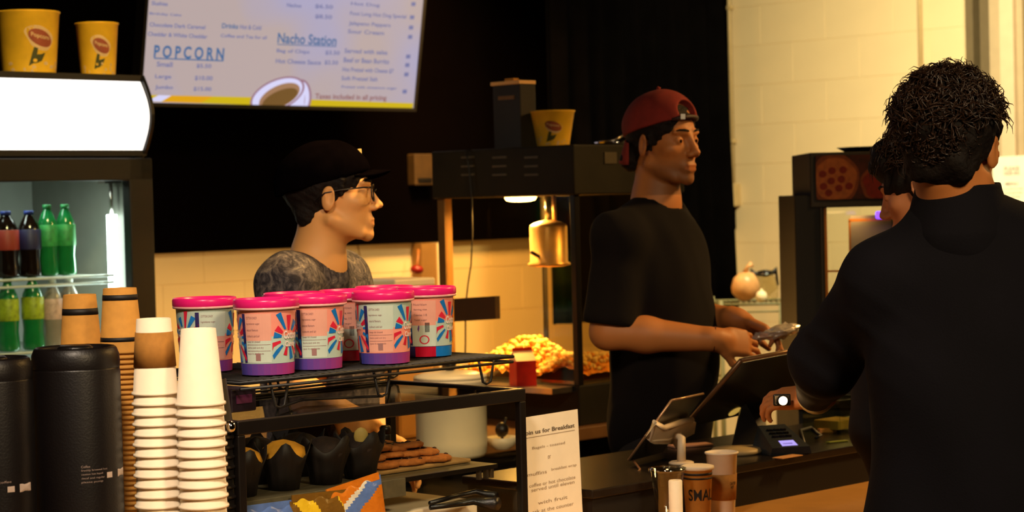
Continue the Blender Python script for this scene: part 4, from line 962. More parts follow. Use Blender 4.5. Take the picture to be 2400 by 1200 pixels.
# cookies on a flat tray
trp = at(1030, 1092, 4.23); trp.z = zsh_+.001; ts_, tt_, _ = st(trp)
tr = thing('cookie_tray', 'flat tan tray under the pile of cookies in the glass case', 'tray', ST(2.815, 3.19, zsh_+.0008), R45)
b = MB(); b.box((0, 0, .004), (.135, .105, .004), mat('tan_tray', srgb((150, 116, 70)), .6, var=.08), bevel=.003); b.obj('tray', None, tr)
CK = mat('cookie_brown', srgb((158, 92, 34)), .85, var=.22, scale=60, bump=.6, bscale=140); CHIP = mat('chocolate_chip', srgb((48, 22, 10)), .5, var=.1)
def mkcookie(label):
    o = thing('cookie', label, 'cookie', (0, 0, 0), 0, 'cookies heaped on the tray')
    n = 22; rs = random.Random(4); b = MB(); vs = [(0, 0, .011)]
    for r, z in ((.022, .0125), (.036, .011), (.042, .0065), (.040, .001)):
        vs += [(r*math.cos(2*PI*i/n)*(1+.05*math.sin(5*i)), r*math.sin(2*PI*i/n)*(1+.04*math.cos(3*i)), z+.0012*rs.random()) for i in range(n)]
    fs = [(0, 1+i, 1+(i+1) % n) for i in range(n)]+[(1+k*n+i, 1+(k+1)*n+i, 1+(k+1)*n+(i+1) % n, 1+k*n+(i+1) % n) for k in range(3) for i in range(n)]+[tuple(1+3*n+i for i in range(n))]
    b.add(vs, fs, CK, True); b.obj('dough', None, o)
    b = MB()
    for i in range(8):
        a, r = rs.random()*6.28, .006+.027*rs.random(); b.add([Vector((r*math.cos(a)+v.x*.005, r*math.sin(a)+v.y*.005, .0125+v.z*.003)) for v in ICO[0]], ICO[1], CHIP, True)
    b.obj('chips', None, o)['kind'] = 'stuff'; return o
ck = mkcookie('brown chocolate chip cookie, one of those heaped on the tray in the glass case'); first = True; rs = random.Random(2)
for lay_, n_ in ((0, 9), (1, 8), (2, 5)):
    for i in range(n_):
        gx, gy = (-.095+.072*(i % 3)+.02*lay_, -.066+.066*(i//3)) if lay_ == 0 else ((-.08+.045*(i % 4), -.04+.06*(i//4)) if lay_ == 1 else (-.05+.04*(i % 3), -.025+.05*(i//3)))
        gx += .012*(rs.random()-.5)+(.016 if lay_ == 0 else 0); gy += .01*(rs.random()-.5)
        P = ST(2.805+gx, 3.19+gy, zsh_+.0095+.0135*lay_)
        if first: c_ = ck; c_.location = P; first = False
        else: c_ = dup(ck, P)
        c_['label'] = 'brown chocolate chip cookie in the %s layer of the heap on the tray' % ('lowest', 'middle', 'top')[lay_]
        c_.rotation_euler = ((rs.random()-.5)*.22*(lay_ > 0), (rs.random()-.5)*.22*(lay_ > 0), rs.random()*6)
# dark shaker behind the muffins
b = MB(); q = at(905, 1075, 4.36); q.z = zsh_+.0008; sh_ = thing('dark_shaker', 'narrow black shaker standing in the case between muffins and cookies', 'shaker', q)
b.lathe([(.011, 0), (.0115, .05), (.011, .056)], 18, BLACK); b.obj('body', None, sh_); b = MB(); b.lathe([(.0125, .054), (.0125, .068), (.008, .072)], 18, BLKMET); b.obj('cap', None, sh_)
# lower level: white box, black tongs, crisp bags, kraft bag
zl_ = CZ0+.0085
wbx = thing('white_pastry_box', 'low white box under the shelf of the glass case with black tongs on it', 'box', ST(2.80, 3.19, zl_), R45)
b = MB(); b.box((0, 0, .055), (.13, .14, .055), mat('white_box_card', srgb((222, 204, 176)), .8, var=.02), bevel=.002); b.obj('box', None, wbx); b = MB(); b.slab([(-.13, .139, .11), (.13, .139, .11), (.13, .139, .165), (-.13, .139, .165)], (0, 1, 0), .002, MATS['white_box_card']); b.obj('flap', None, wbx)
tg = thing('black_tongs', 'black tongs lying on the white box at the bottom of the case', 'tongs', ST(2.80, 3.16, zl_+.1105), R45)
def tl(px, py): p = atz(px, py, zl_+.119); s_, t_, _ = st(p); a_, b_, _ = st(tg.location); return Vector((s_-a_, t_-b_, .006))
b = MB(); pts = [tl(1008, 1187), tl(1060, 1180), tl(1110, 1172), tl(1165, 1178)]; b.tube(pts, [.005, .006, .008, .014], 8, BLACK); b.obj('arm', None, tg)
b = MB(); pts = [tl(1008, 1187)+Vector((0, 0, .009)), tl(1060, 1176)+Vector((0, 0, .012)), tl(1115, 1163)+Vector((0, 0, .012)), tl(1162, 1170)+Vector((0, 0, .010))]; b.tube(pts, [.005, .005, .006, .008], 8, BLACK); b.obj('arm', None, tg)
def bagmesh(b, w_, h_, d_, mfun, seed, folds=5):
    n, k = 40, 48; rs = random.Random(seed); vs = []; idx = {}
    for side in (1, -1):
        for j in range(k+1):
            for i in range(n+1):
                x, z = i/n*2-1, j/k; bul = max(0, (1-x**4))*max(0, math.sin(PI*min(1, max(0, z))))**.6
                y = side*d_*bul*(1+.10*math.sin(9*x+seed)+.10*math.sin(13*z+seed*2)); vs.append((x*w_*(1-.05*math.sin(PI*z)), y, z*h_+.004*math.sin(11*x+seed)*(z > .95)))
    m_ = (n+1)*(k+1)
    for side in (0, 1):
        for j in range(k):
            for i in range(n):
                a = side*m_+j*(n+1)+i; b.add([], [], None)
                mm = mfun((i+.5)/n, (j+.5)/k); q = [a, a+1, a+n+2, a+n+1]
                b.f.append(q if side else q[::-1]); b.mi.append(b._m(mm)); b.sm.append(True)
    b.v += vs
def foil(n_, c): return mat(n_, srgb(c), .32, var=.10, scale=30, bump=.6, bscale=60)
F_OR, F_YE, F_BL, F_WH, F_RD, F_BR = foil('bag_orange', (214, 120, 30)), foil('bag_yellow', (232, 190, 40)), foil('bag_blue', (92, 120, 190)), foil('bag_white', (220, 214, 205)), foil('bag_red', (170, 50, 20)), foil('bag_brown', (120, 84, 30))
def crisp(px, Ybag, tt_, zz, w_, h_, d_, mf, tiltd, label, seed):
    p = onplane(px, 1190, ST(0, tt_), N); o = thing('snack_bag', label, 'snack bag', (p.x, p.y, zz), R45, 'snack bags at the bottom of the case')
    b = MB(); bagmesh(b, w_, h_-.012, d_, mf, seed); bo = b.obj('pouch', None, o); bo.rotation_euler = (-.06, tiltd, 0)
    b = MB(); b.box((0, 0, h_-.010), (w_*.93, .0015, .007), mf(.5, .97), bevel=0); s_ = b.obj('sealed_edge', None, o); s_.rotation_euler = (-.06, tiltd, 0); return o
crisp(632, 0, 3.003, zl_, .085, .180, .012, lambda x, z: F_BL if z > .86-.05*x else (F_RD if z > .80 else F_OR), .02, 'snack bag with a blue top edge, nearest the front corner post of the case', 1)
crisp(755, 0, 3.000, zl_, .075, .186, .012, lambda x, z: (F_YE if math.sin(9*x+6*z) > .2 else F_BR) if z > .5 else F_OR, .03, 'crumpled yellow and brown snack bag in the middle of the case front', 2)
crisp(862, 0, 3.000, zl_, .072, .200, .012, lambda x, z: (F_BL if abs(z-.62-.38*x) < .07 else (F_WH if abs(z-.72-.38*x) < .03 else F_OR)), -.14, 'orange snack bag with a slanting blue band, leaning in the case beside the tongs', 3)
kbg = thing('kraft_bag', 'small folded tan paper bag under the case shelf beside the orange snack bag', 'bag', ST(2.60, 3.15, zl_), R45)
b = MB(); b.add([(-.04, -.03, 0), (.04, -.03, 0), (.04, .03, 0), (-.04, .03, 0), (-.032, -.018, .12), (.034, -.018, .125), (.036, .008, .155), (-.034, .008, .15)], [(0, 1, 5, 4), (1, 2, 6, 5), (2, 3, 7, 6), (3, 0, 4, 7), (0, 3, 2, 1), (4, 5, 6, 7)], mat('orange_tan_paper', srgb((206, 130, 66)), .8, var=.08)); b.obj('bag', None, kbg)

# ------------------------------------------------------------------ wire rack with candy tubs on the case
RZ = 1.2145
RS0, RS1, RT0, RT1 = 2.33, 3.05, 3.055, 3.44
rack = thing('wire_rack', 'black wire riser rack standing on the display case under the candy tubs', 'rack', ST(2.71, 3.2, CZ1+.0005), R45)
def rp2(name, b): o = b.obj(name, None, rack); rs_, rt_, _ = st(rack.location); o.matrix_parent_inverse = Matrix.Translation((-rs_, -rt_, -(CZ1+.0005))); return o
b = MB(); zr = RZ-.0035
b.tube([(RS0, RT0, zr-.003), (RS1, RT0, zr-.003), (RS1, RT1, zr-.003), (RS0, RT1, zr-.003)], .0038, 8, WIRE, True)
b.tube([(RS0, RT0, zr-.014), (RS1, RT0, zr-.014)], .003, 8, WIRE); b.tube([(RS1, RT0, zr-.014), (RS1, RT1, zr-.014)], .003, 8, WIRE)
for i in range(1, 40): s_ = RS0+(RS1-RS0)*i/40; b.tube([(s_, RT0, zr), (s_, RT1, zr)], .0018, 6, WIRE)
for t_ in (3.12, 3.22, 3.33): b.tube([(RS0, t_, zr-.004), (RS1, t_, zr-.004)], .0028, 6, WIRE)
rp2('grid', b)
for s_, t_ in ((RS0+.10, RT0+.01), (RS0+.36, RT0+.01), (RS1-.06, RT0+.02), (RS0+.12, RT1-.06), (RS0+.36, RT1-.06), (RS1-.05, RT1-.06)):
    b = MB(); zf = CZ1+.004; b.tube([(s_-.022, t_, zr-.004), (s_-.010, t_, zf+.004), (s_, t_, zf), (s_+.012, t_, zf+.004), (s_+.024, t_, zr-.004)], .0028, 8, WIRE); rp2('leg', b)
b = MB(); b.tube([(RS0+.10, RT0+.01, CZ1+.004), (RS0+.23, RT0+.10, CZ1+.004), (RS0+.36, RT0+.01, CZ1+.004)], .0028, 8, WIRE); b.tube([(RS0+.12, RT1-.06, CZ1+.004), (RS1-.05, RT1-.06, CZ1+.004)], .0028, 8, WIRE); rp2('floor_wire', b)
q = at(556, 925, 3.88)
db = thing('small_black_box', 'small black box on the case under the left end of the wire rack', 'box', ST(2.365, 3.14, CZ1+.0008), R45)
b = MB(); b.box((0, 0, .022), (.03, .05, .022), mat('purple_black_plastic', srgb((24, 12, 20)), .4, var=.2), bevel=.003); b.obj('body', None, db); b = MB(); b.box((0, -.051, .024), (.018, .001, .008), mat('purple_mark', srgb((70, 20, 50)), .5, var=.1)); b.obj('front_mark', None, db)

# candy tubs
TP = mat('tub_pink_candy', srgb((232, 146, 128)), .3, var=.08, scale=14); TB_ = mat('tub_blue_candy', srgb((176, 196, 186)), .3, var=.08, scale=14); TPN = mat('tub_label_panel', srgb((222, 160, 142)), .35, var=.05, scale=20); TPB = mat('tub_label_panel_blue', srgb((190, 204, 192)), .35, var=.05, scale=20)
LIDM = mat('pink_lid', srgb((226, 30, 118)), .28, var=.10, scale=12); PURP = mat('tub_purple_band', srgb((96, 66, 140)), .3, var=.2, scale=10); MAGB = mat('tub_magenta_band', srgb((176, 50, 110)), .3, var=.1); RRAY = mat('ray_red', srgb((206, 36, 62)), .35, var=.1); BRAY = mat('ray_blue', srgb((24, 112, 190)), .35, var=.1); RIMC = mat('tub_clear_rim', srgb((222, 170, 166)), .2, var=.05); NAVY = mat('tub_navy_print', srgb((44, 38, 92)), .35, var=.2); TTXT = mat('tub_grey_print', srgb((150, 110, 110)), .5, var=.08); TWH = mat('tub_white_print', srgb((232, 214, 212)), .4, var=.04); REDB = mat('tub_red_band', srgb((170, 10, 44)), .3, var=.1); BLUB = mat('tub_blue_band', srgb((20, 110, 190)), .3, var=.1)
BANDS = [mat('tub_band_shade_%d' % i, srgb((60+11*i if i < 12 else 180, 62-1*i, 150-3*i)), .3, var=.06) for i in range(12)]
def tubr(z): return .0505+.0075*z/.135
def tub(loc, az, kind, label, flip=False):
    o = thing('candy_tub', label, 'tub', loc, az, 'candy floss tubs with pink lids on the wire rack')
    ca, cb = (TB_, TP) if flip else (TP, TB_)
    b = MB(); zs_ = [0, .022, .05, .062, .074, .09, .115, .132]
    def mf(k): return NAVY if k == 0 else (cb if k <= 3 else ca)
    b.lathe([(tubr(z), z) for z in zs_]+[(tubr(.132)+.0005, .135)], 48, None, cap=True, mfun=mf); b.obj('tub_body', None, o)
    b = MB(); b.lathe([(.0585, .128), (.0625, .1285), (.0640, .131), (.0640, .1405), (.0625, .1445), (.0600, .1455), (.0575, .1435), (.0560, .1395), (.001, .1395)], 48, LIDM, cap=False); b.lathe([(.0590, .124), (.0632, .125), (.0638, .129), (.0590, .1285)], 48, RIMC, cap=False); b.obj('lid', None, o)
    b = MB(); rf = tubr
    def quad(a0, a1, z0, z1, mm, lift=.0006, n=10):
        vs = [(a0+(a1-a0)*i/n, z) for z in (z0, z1) for i in range(n+1)]
        b.add(wrapv(vs, rf, lift), [(i, i+1, n+1+i+1, n+1+i) for i in range(n)], mm)
    def rays(a0, zc, lo, hi, sd):
        rs = random.Random(sd); nr = 13
        for i in range(nr):
            th = 2*PI*(i+.3*rs.random())/nr; L_ = .032+.024*rs.random(); w_ = .0034+.0018*rs.random(); r0 = .014+.006*rs.random(); pts = []
            for f, ww in ((0, .5), (.5, .9), (1, 1.25)): pts.append((r0+(L_-r0)*f, w_*ww))
            A = [(math.cos(th)*r-math.sin(th)*q, math.sin(th)*r+math.cos(th)*q) for r, q in pts]; Bq = [(math.cos(th)*r+math.sin(th)*q, math.sin(th)*r-math.cos(th)*q) for r, q in pts]
            def cl(p): return (min(hi, max(lo, a0+p[0]/.054)), min(.121, max(.0235, zc+p[1])))
            v2 = [cl(p) for p in A]+[cl(p) for p in Bq]
            b.add(wrapv(v2, rf, .0008+.00002*i), [(0, 1, 4, 3), (1, 2, 5, 4)], RRAY if i % 2 else BRAY)
    # printed text panel
    pa0, pa1 = (-.66, .30)
    quad(pa0, pa1, .024, .118, TPN if flip else TPN, .0004); quad(pa0, pa1, .024, .066, TPB if not flip else TPN, .0005)
    if flip: quad(pa0, pa1, .07, .118, TPB, .0005)
    if kind == 'text':
        for i, (s_, w_) in enumerate((('COTTON CANDY', .42), ('Ingredients: sugar', .5), ('natural flavours', .44), ('colours and air', .5), ('keep lid closed', .5), ('store cool and dry', .62), ('spun in small tubs', .62))):
            wtext(b, s_, pa0+.06, .108-.0115*i, w_, .0045, rf, TTXT, .0010)
        quad(pa0+.05, pa1-.04, .0465, .0472, TTXT, .0010); quad(pa0+.05, pa1-.04, .0585, .0592, TTXT, .0010); quad(-.28, -.10, .028, .042, TTXT, .0009)
    else:
        quad(pa0+.10, pa1, .0, .021, REDB, .0006); quad(pa1, pa1+1.1, 0, .021, BLUB, .0006); quad(pa0+.1, pa1, .022, .066, TPB, .0007)
        for i in range(9): quad(-.12+.020*i, -.12+.020*i+(.009 if i % 3 else .014), .052, .072, INK, .0012, 2)
        for i, s_ in enumerate(('Nutrition', 'Serving size', 'Calories 110', 'Total sugar')): wtext(b, s_, pa0+.12, .108-.011*i, .5, .0045, rf, TTXT, .0012)
        wpoly(b, [(-.16+.20*math.cos(q), .036+.0095*math.sin(q)) for q in [2*PI*i/18 for i in range(18)]], rf, RRAY, .0010); wpoly(b, [(-.16+.15*math.cos(q), .036+.0072*math.sin(q)) for q in [2*PI*i/18 for i in range(18)]], rf, TPB, .0013)
        wpoly(b, [(-.42, .058), (-.38, .066), (-.34, .066), (-.34, .060), (-.38, .052)], rf, PURP, .0012)
    rays(.98, .070, .33, 1.6, 3); wtext(b, 'Cotton', .74, .068, .66, .016, rf, TWH, .0020, .03); wtext(b, 'Candy', .80, .050, .56, .014, rf, TWH, .0020, .03)
    rays(-1.25, .072, -1.9, -.68, 8); wtext(b, 'Cotton', -1.62, .070, .6, .016, rf, TWH, .0020, .03)
    quad(-.80, -.66, .024, .118, NAVY, .0008, 3); quad(1.5, 2.4, .024, .118, NAVY, .0008); [quad(-1.2+.24*i, -.96+.24*i, 0, .0215, BANDS[i], .0003, 3) for i in range(12) if kind == 'text']
    b.obj('printed_label', None, o); return o
def tubat(px, Y): p = at(px, 860, Y); return Vector((p.x, Y, RZ+.0002))
TUBS = [(484, 4.065, 'text', .85, 'candy tub standing apart at the left, partly behind the bare white cup stack', True),
        (628, 3.955, 'text', .15, 'nearest candy tub at the front of the row, lowest and largest of all', False),
        (742, 4.06, 'text', .25, 'second candy tub of the front row, just left of the gap', False),
        (902, 4.16, 'text', .0, 'candy tub with pale blue upper half, just right of the gap', True),
        (1003, 4.33, 'code', .0, 'candy tub with a barcode and red and blue base, ending the row', False),
        (822, 4.27, 'code', .25, 'candy tub seen deep in the gap, showing a barcode and a dark red base', False),
        (694, 4.20, 'text', 1.4, 'candy tub in the back row of which only the lid shows, left of the gap', False),
        (905, 4.42, 'text', 1.2, 'candy tub in the back row of which only the lid shows, right of the gap', True)]
for px, Y, kd, da, la, fl in TUBS:
    p = tubat(px, Y); tub(p, math.atan2(-p.y, -p.x)+(-.15 if da == .15 else 0)+(-.35*0)+{.85: .45, .15: .0, .25: .12, .0: .05}.get(da, da), kd, la, fl)

# ------------------------------------------------------------------ nested paper cups and black airpots at the left
LZ = .8005
def cupmesh(o, rb, rt, h, mm, bands=()):
    """cup upside down: mouth (wide) at z=0, base on top"""
    b = MB(); b.lathe([(rt-.0015, .001), (rt+.0028, .0005), (rt+.0034, .0028), (rt+.0026, .0052), (rt, .0058), (rb, h-.0005), (rb-.0016, h), (rb-.0030, h-.001), (rb-.0038, h-.0075), (.001, h-.0078)], 40, mm, cap=False); b.obj('cup_wall', None, o)
    return b
def ordinal(n):
    A = ['', 'first', 'second', 'third', 'fourth', 'fifth', 'sixth', 'seventh', 'eighth', 'ninth', 'tenth', 'eleventh', 'twelfth', 'thirteenth', 'fourteenth', 'fifteenth', 'sixteenth', 'seventeenth', 'eighteenth', 'nineteenth']
    if n < 20: return A[n]
    t = {2: 'twent', 3: 'thirt', 4: 'fort', 5: 'fift', 6: 'sixt'}[n//10]
    return t+'ieth' if n % 10 == 0 else t+'y-'+A[n % 10]
def cupstack(px, py_rim, Y, rb, rt, h, pitch, mm, name, top_label, rest_label, group, extra=None, cat='paper cup', zbase=LZ):
    p = at(px, py_rim, Y); ztop = p.z-.003; n = int((ztop-zbase)/pitch); z0 = ztop-n*pitch
    o = thing(name, top_label, cat, (p.x, p.y, ztop), 0, group)
    cupmesh(o, rb, rt, h, mm)
    rest = thing(name, rest_label, cat, (p.x, p.y, ztop-pitch), 0, group); cupmesh(rest, rb, rt, h, mm)
    rest['label'] = rest_label % 'second'
    for i in range(2, n+1): dup(rest, (p.x+.0006*math.sin(i*2.1), p.y, ztop-pitch*i), None, rest_label % ordinal(i+1))
    if extra: extra(o)
    return o
def sleeve(o, z0, z1, rb, rt, h, mm, name='sleeve', out=.0016):
    f = lambda z: rt+(rb-rt)*z/h
    b = MB(); b.lathe([(f(z0), z0), (f(z0)+out, z0), (f(z1)+out, z1), (f(z1), z1)], 40, mm, cap=False); return b.obj(name, None, o)
cupstack(470, 945, 3.60, .0305, .0415, .135, .0181, CUPW, 'paper_cup', 'bare white paper cup on top of the right hand upside down stack', 'white paper cup, %s from the top of the bare white stack by the glass case', 'nested white cups, bare stack')
cupstack(365, 920, 3.66, .0305, .0398, .136, .0184, CUPW, 'paper_cup', 'white paper cup with a brown sleeve, topmost of its upside down stack', 'white paper cup, %s from the top of the stack crowned by a brown sleeve', 'nested white cups, sleeved stack', lambda o: sleeve(o, .050, .112, .0305, .0398, .136, KRAFT))
def bands(o): sleeve(o, .098, .108, .0305, .0395, .12, INK, 'black_band', .0006); sleeve(o, .022, .030, .0305, .0395, .12, INK, 'black_band', .0006)
cupstack(285, 823, 3.78, .0305, .0395, .12, .0093, KRAFT2, 'kraft_cup', 'tan cup with two black bands on top of the tall stack behind the airpot', 'tan paper cup, %s from the top of the tall tight tan stack', 'nested tan cups, tall stack', bands, 'tan cup')
def band1(o): sleeve(o, .082, .094, .0305, .0395, .12, INK, 'black_band', .0006)
cupstack(191, 835, 3.86, .0305, .0395, .12, .0093, KRAFT2, 'kraft_cup', 'tan cup with one black band peeping over the black airpot', 'tan paper cup, %s from the top of the short stack behind the airpot', 'nested tan cups, short stack', band1, 'tan cup')
cupstack(494, 1000, 3.70, .030, .0405, .09, .0181, mat('black_cup_paper', srgb((22, 17, 15)), .5, var=.1), 'black_cup', 'black cup topmost of the stack hidden behind the bare white cups', 'black cup, %s from the top of the dark stack beside the glass case', 'nested black cups', None, 'black cup')
AIR = mat('airpot_black', srgb((13, 8, 8)), .42, var=.15, scale=6, bump=.1, bscale=300); LTXT = mat('pale_label_print', srgb((150, 130, 120)), .6, var=.05); LSQ = mat('white_label_square', srgb((190, 170, 155)), .6, var=.05)
def airpot(px, py_top, Y, R, label, txt=0):
    p = at(px, py_top, Y); zt_ = p.z; h = zt_-LZ
    o = thing('airpot', label, 'airpot', (p.x, p.y, LZ), math.atan2(-p.y, -p.x), 'black airpots')
    b = MB(); b.lathe([(R*.93, 0), (R*.98, .008), (R, .03), (R, h-.045), (R*.985, h-.040), (R*.985, h-.036)], 56, AIR); b.obj('body', None, o)
    b = MB(); b.lathe([(R*.99, h-.037), (R*1.0, h-.030), (R*.985, h-.014), (R*.93, h-.003), (R*.88, h), (R*.83, h-.004), (R*.80, h-.012), (.001, h-.012)], 56, AIR, cap=False); ld = b.obj('lid', None, o)
    b = MB(); b.lathe([(R*.40, h-.013), (R*.40, h-.002), (R*.34, h+.002), (.001, h+.002)], 28, BLACK); b.obj('pump_button', None, ld)
    b = MB(); rf = lambda z: R
    if txt:
        z1 = at(190, 1098, Y-R).z-LZ
        for i, (s_, w_) in enumerate((('Coffee', .20), ('freshly brewed hot', .62), ('caution hot liquid', .50), ('decaf and regular', .55), ('please pump', .50))): wtext(b, s_, .05, z1-.0068*i, w_, .0042, rf, LTXT, .0008)
        wpoly(b, [(.66, z1-.021), (.82, z1-.021), (.82, z1-.011), (.66, z1-.011)], rf, LSQ); wpoly(b, [(1.02, z1-.022), (1.38, z1-.022), (1.38, z1-.009), (1.02, z1-.009)], rf, LSQ)
    else:
        z1 = at(0, 1150, Y-R).z-LZ
        wpoly(b, [(.30, z1-.005), (.48, z1-.005), (.48, z1+.005), (.30, z1+.005)], rf, LSQ); wpoly(b, [(.62, z1-.007), (1.0, z1-.007), (1.0, z1+.007), (.62, z1+.007)], rf, LSQ); wtext(b, 'decaf coffee', -.2, z1+.011, .6, .004, rf, LTXT)
    b.obj('printed_label', None, o); return o
airpot(176, 812, 3.60, .0770, 'black airpot with lines of small pale print, beside the cup stacks', 1)
airpot(-22, 838, 3.50, .0700, 'black airpot at the edge of the picture, partly hidden by the other airpot', 0)
# ------------------------------------------------------------------ paper sign beside the case
b = MB(); q0 = ST(3.028, 3.012, .8008); eS = (ST(3.235, 3.036)-ST(3.028, 3.012)); wS = eS.length; eS.normalize(); nS = eS.cross(Z)
lean = (Z*math.cos(.03)-nS*math.sin(.03)).normalized()
hS = (at(1338, 958, 4.46).z-.80)
sg2 = thing('paper_sign', 'white printed breakfast sign standing between the glass case and the raised counter', 'sign', tuple(q0))
def sp_(name, b): o = b.obj(name, None, sg2); o.matrix_parent_inverse = Matrix.Translation(-sg2.location); return o
b.slab([q0, q0+eS*wS, q0+eS*wS+lean*hS, q0+lean*hS], -nS, .0012, PAPERW)
SI = mat('sign_grey_ink', srgb((150, 132, 112)), .7, var=.04); SI2 = mat('sign_dark_ink', srgb((96, 84, 72)), .7, var=.04)
def sl(s, x0, x1, z, h, mm, bo=0): text_fit(b, s, q0+eS*wS*x0+lean*hS*z, eS, lean, wS*(x1-x0), h, mm, .0008, bo)
sl('Join us for Breakfast', .06, .93, .855, .012, SI2, .02); b.add([q0+eS*wS*x+lean*hS*z+nS*.0008 for x, z in ((.06, .842), (.93, .842), (.93, .846), (.06, .846))], [(0, 1, 2, 3)], SI)
for s_, x0, x1, z in (('Bagels - toasted', .2, .75, .745), ('or', .45, .5, .66), ('muffins', .1, .42, .555), ('breakfast wrap', .5, .93, .56), ('coffee or hot chocolate', .12, .9, .47), ('served until eleven', .15, .88, .435), ('with fruit', .25, .75, .33), ('ask at the counter', .15, .85, .27), ('thank you', .3, .7, .15)):
    sl(s_, x0, x1, z, .0075, SI)
sp_('sheet', b)
b = MB(); b.slab([q0-nS*.0014, q0+eS*wS-nS*.0014, q0+eS*wS-nS*.012, q0-nS*.012], Z, .02, glass('acrylic', (.95, .96, .94), .2)); sp_('holder', b)

# ------------------------------------------------------------------ tablets and till
RTOP = .9005
TABD = mat('tablet_dark', srgb((34, 32, 28)), .25, var=.1, scale=20); TABE = mat('tablet_metal_edge', srgb((190, 150, 110)), .3, .6, var=.08); CLAMPW = mat('white_clamp_plastic', srgb((222, 200, 168)), .5, var=.04)
def slabthing(root, TL, BL, TR, th, fb, edge):
    TL, BL, TR = Vector(TL), Vector(BL), Vector(TR); ex = TR-TL; ey = TL-BL; w_ = ex.length; ex.normalize(); ey = (ey-ex*ey.dot(ex)); h_ = ey.length; ey.normalize(); n_ = ex.cross(ey)
    if n_.dot(TL-CAMP) > 0: n_ = -n_
    BLc = TL-ey*h_; cs = [BLc, BLc+ex*w_, TL+ex*w_, TL]
    def rel_(b, nm, par=root):
        o = b.obj(nm, None, par); o.matrix_parent_inverse = Matrix.Translation(-root.location) if par is root else Matrix.Identity(4); return o
    b = MB(); b.slab(cs, -n_, th, fb); body = rel_(b, 'body')
    b = MB(); e = .0022
    for p_, q_ in ((cs[3], cs[2]), (cs[0], cs[3]), (cs[1], cs[2]), (cs[0], cs[1])): b.tube([p_-n_*th/2, q_-n_*th/2], max(e, th*.42), 6, edge)
    rel_(b, 'metal_edge'); return ex, ey, n_, w_, h_, cs, rel_
tA = ST(4.0, 3.20, RTOP)
TL, BL, TR = at(1576, 941, 4.80), at(1486, 1078, 4.88), at(1651, 925, 4.95)
tab = thing('tablet_on_stand', 'dark tablet tilted in a white clamp stand above the paper cups', 'tablet', (at(1597, 1088, 4.87).x, 4.87, RTOP))
ex, ey, n_, w_, h_, cs, rl = slabthing(tab, TL, BL, TR, .007, TABD, TABE)
def onp(px, py, l=0): return onplane(px, py, cs[0]+n_*l, n_)
b = MB(); c_ = [onp(1515, 1028, .0008), onp(1530, 985, .0008), onp(1560, 1000, .0008), onp(1592, 984, .0008), onp(1622, 982, .0008), onp(1618, 1008, .0008), onp(1590, 1022, .0008), onp(1560, 1032, .0008), onp(1524, 1032, .0008)]
b.slab(c_, n_, .014, CLAMPW); b.tube([onp(1516, 1024, .010), onp(1534, 990, .010), onp(1556, 1003, .012), onp(1600, 988, .012), onp(1622, 984, .010)], .007, 8, CLAMPW); b.tube([onp(1526, 1030, .010), onp(1562, 1030, .012), onp(1604, 1014, .010), onp(1620, 988, .010)], .0055, 8, CLAMPW); rl(b, 'clamp')
b = MB(); j0 = onp(1590, 1020, .014); bs0 = Vector((tab.location.x, tab.location.y, RTOP))
b.add([j0+Vector((v.x*.015, v.y*.013, v.z*.022-.012)) for v in ICO2[0]], ICO2[1], CLAMPW, True); b.tube([j0+Vector((-.008, 0, 0)), Vector((bs0.x+.002, bs0.y, RTOP+.06)), Vector((bs0.x, bs0.y, RTOP+.006))], [.010, .0095, .011], 12, CLAMPW); rl(b, 'arm')
b = MB(); b.lathe([(.030, RTOP), (.030, RTOP+.004), (.026, RTOP+.006), (.001, RTOP+.007)], 32, CLAMPW, c=(bs0.x, bs0.y, 0)); rl(b, 'foot')
b = MB(); c0 = cs[0]; b.tube([c0+ex*.02-n_*.004, at(1500, 1100, 4.78), at(1478, 1130, 4.72), at(1464, 1160, 4.66), atz(1470, 1212, LZ+.003), atz(1500, 1230, LZ+.003)], .0026, 7, mat('brown_cable', srgb((110, 72, 40)), .5, var=.1)); rl(b, 'charging_cable')
# till screen turned to the staff
TL, BL, TR = at(1741, 850, 4.92), at(1596, 1004, 5.05), at(1962, 808, 5.17)
till = thing('till_screen', 'large dark till screen seen from behind, tilted back beside the navy customer', 'till', (at(1745, 1030, 5.10).x, 5.10, RTOP))
ex, ey, n_, w_, h_, cs, rl = slabthing(till, TL, BL, TR, .014, TABD, mat('till_edge', srgb((120, 88, 56)), .35, .4, var=.1))
b = MB(); mc = onplane(1722, 965, cs[0]+n_*.001, n_); b.add([mc]+[mc+ex*.020*math.cos(a)+ey*.017*math.sin(a) for a in [2*PI*i/24 for i in range(24)]], [(0, 1+i, 1+(i+1) % 24) for i in range(24)], mat('pale_glint', srgb((240, 220, 130)), .4, emit=srgb((196, 156, 70)), estr=.8)); rl(b, 'pale_glint')  # reflection on the screen back, put in as a weakly glowing ellipse
b = MB(); pc_ = (cs[0]+cs[2])/2-n_*.0; bt_ = Vector((till.location.x, till.location.y, RTOP)); ctop = onplane(1760, 930, cs[0]-n_*.016, n_)
b.slab([ctop-ex*.03, ctop+ex*.05, bt_+Vector((.06, .02, .012)), bt_+Vector((-.03, 0, .012))], Vector((0, 1, 0)), .02, BLKMET); rl(b, 'stand_neck')
b = MB(); b.lathe([(.062, RTOP), (.064, RTOP+.006), (.058, RTOP+.013), (.001, RTOP+.016)], 36, mat('cream_foot', srgb((176, 152, 104)), .5, var=.05), c=(at(1725, 1033, 5.05).x, 5.05, 0)); rl(b, 'foot')
pl1 = atz(1618, 1046, RTOP); b = MB(); b.box((0, 0, .003), (.055, .022, .003), mat('pinkish_tan_plate', srgb((176, 130, 104)), .5, var=.05), bevel=.002); o = b.obj('flat_tray'); o.location = pl1; o.rotation_euler = (0, 0, .35); meta(o, 'slim pinkish flat tray on the raised counter behind the white clamp arm', 'tray')
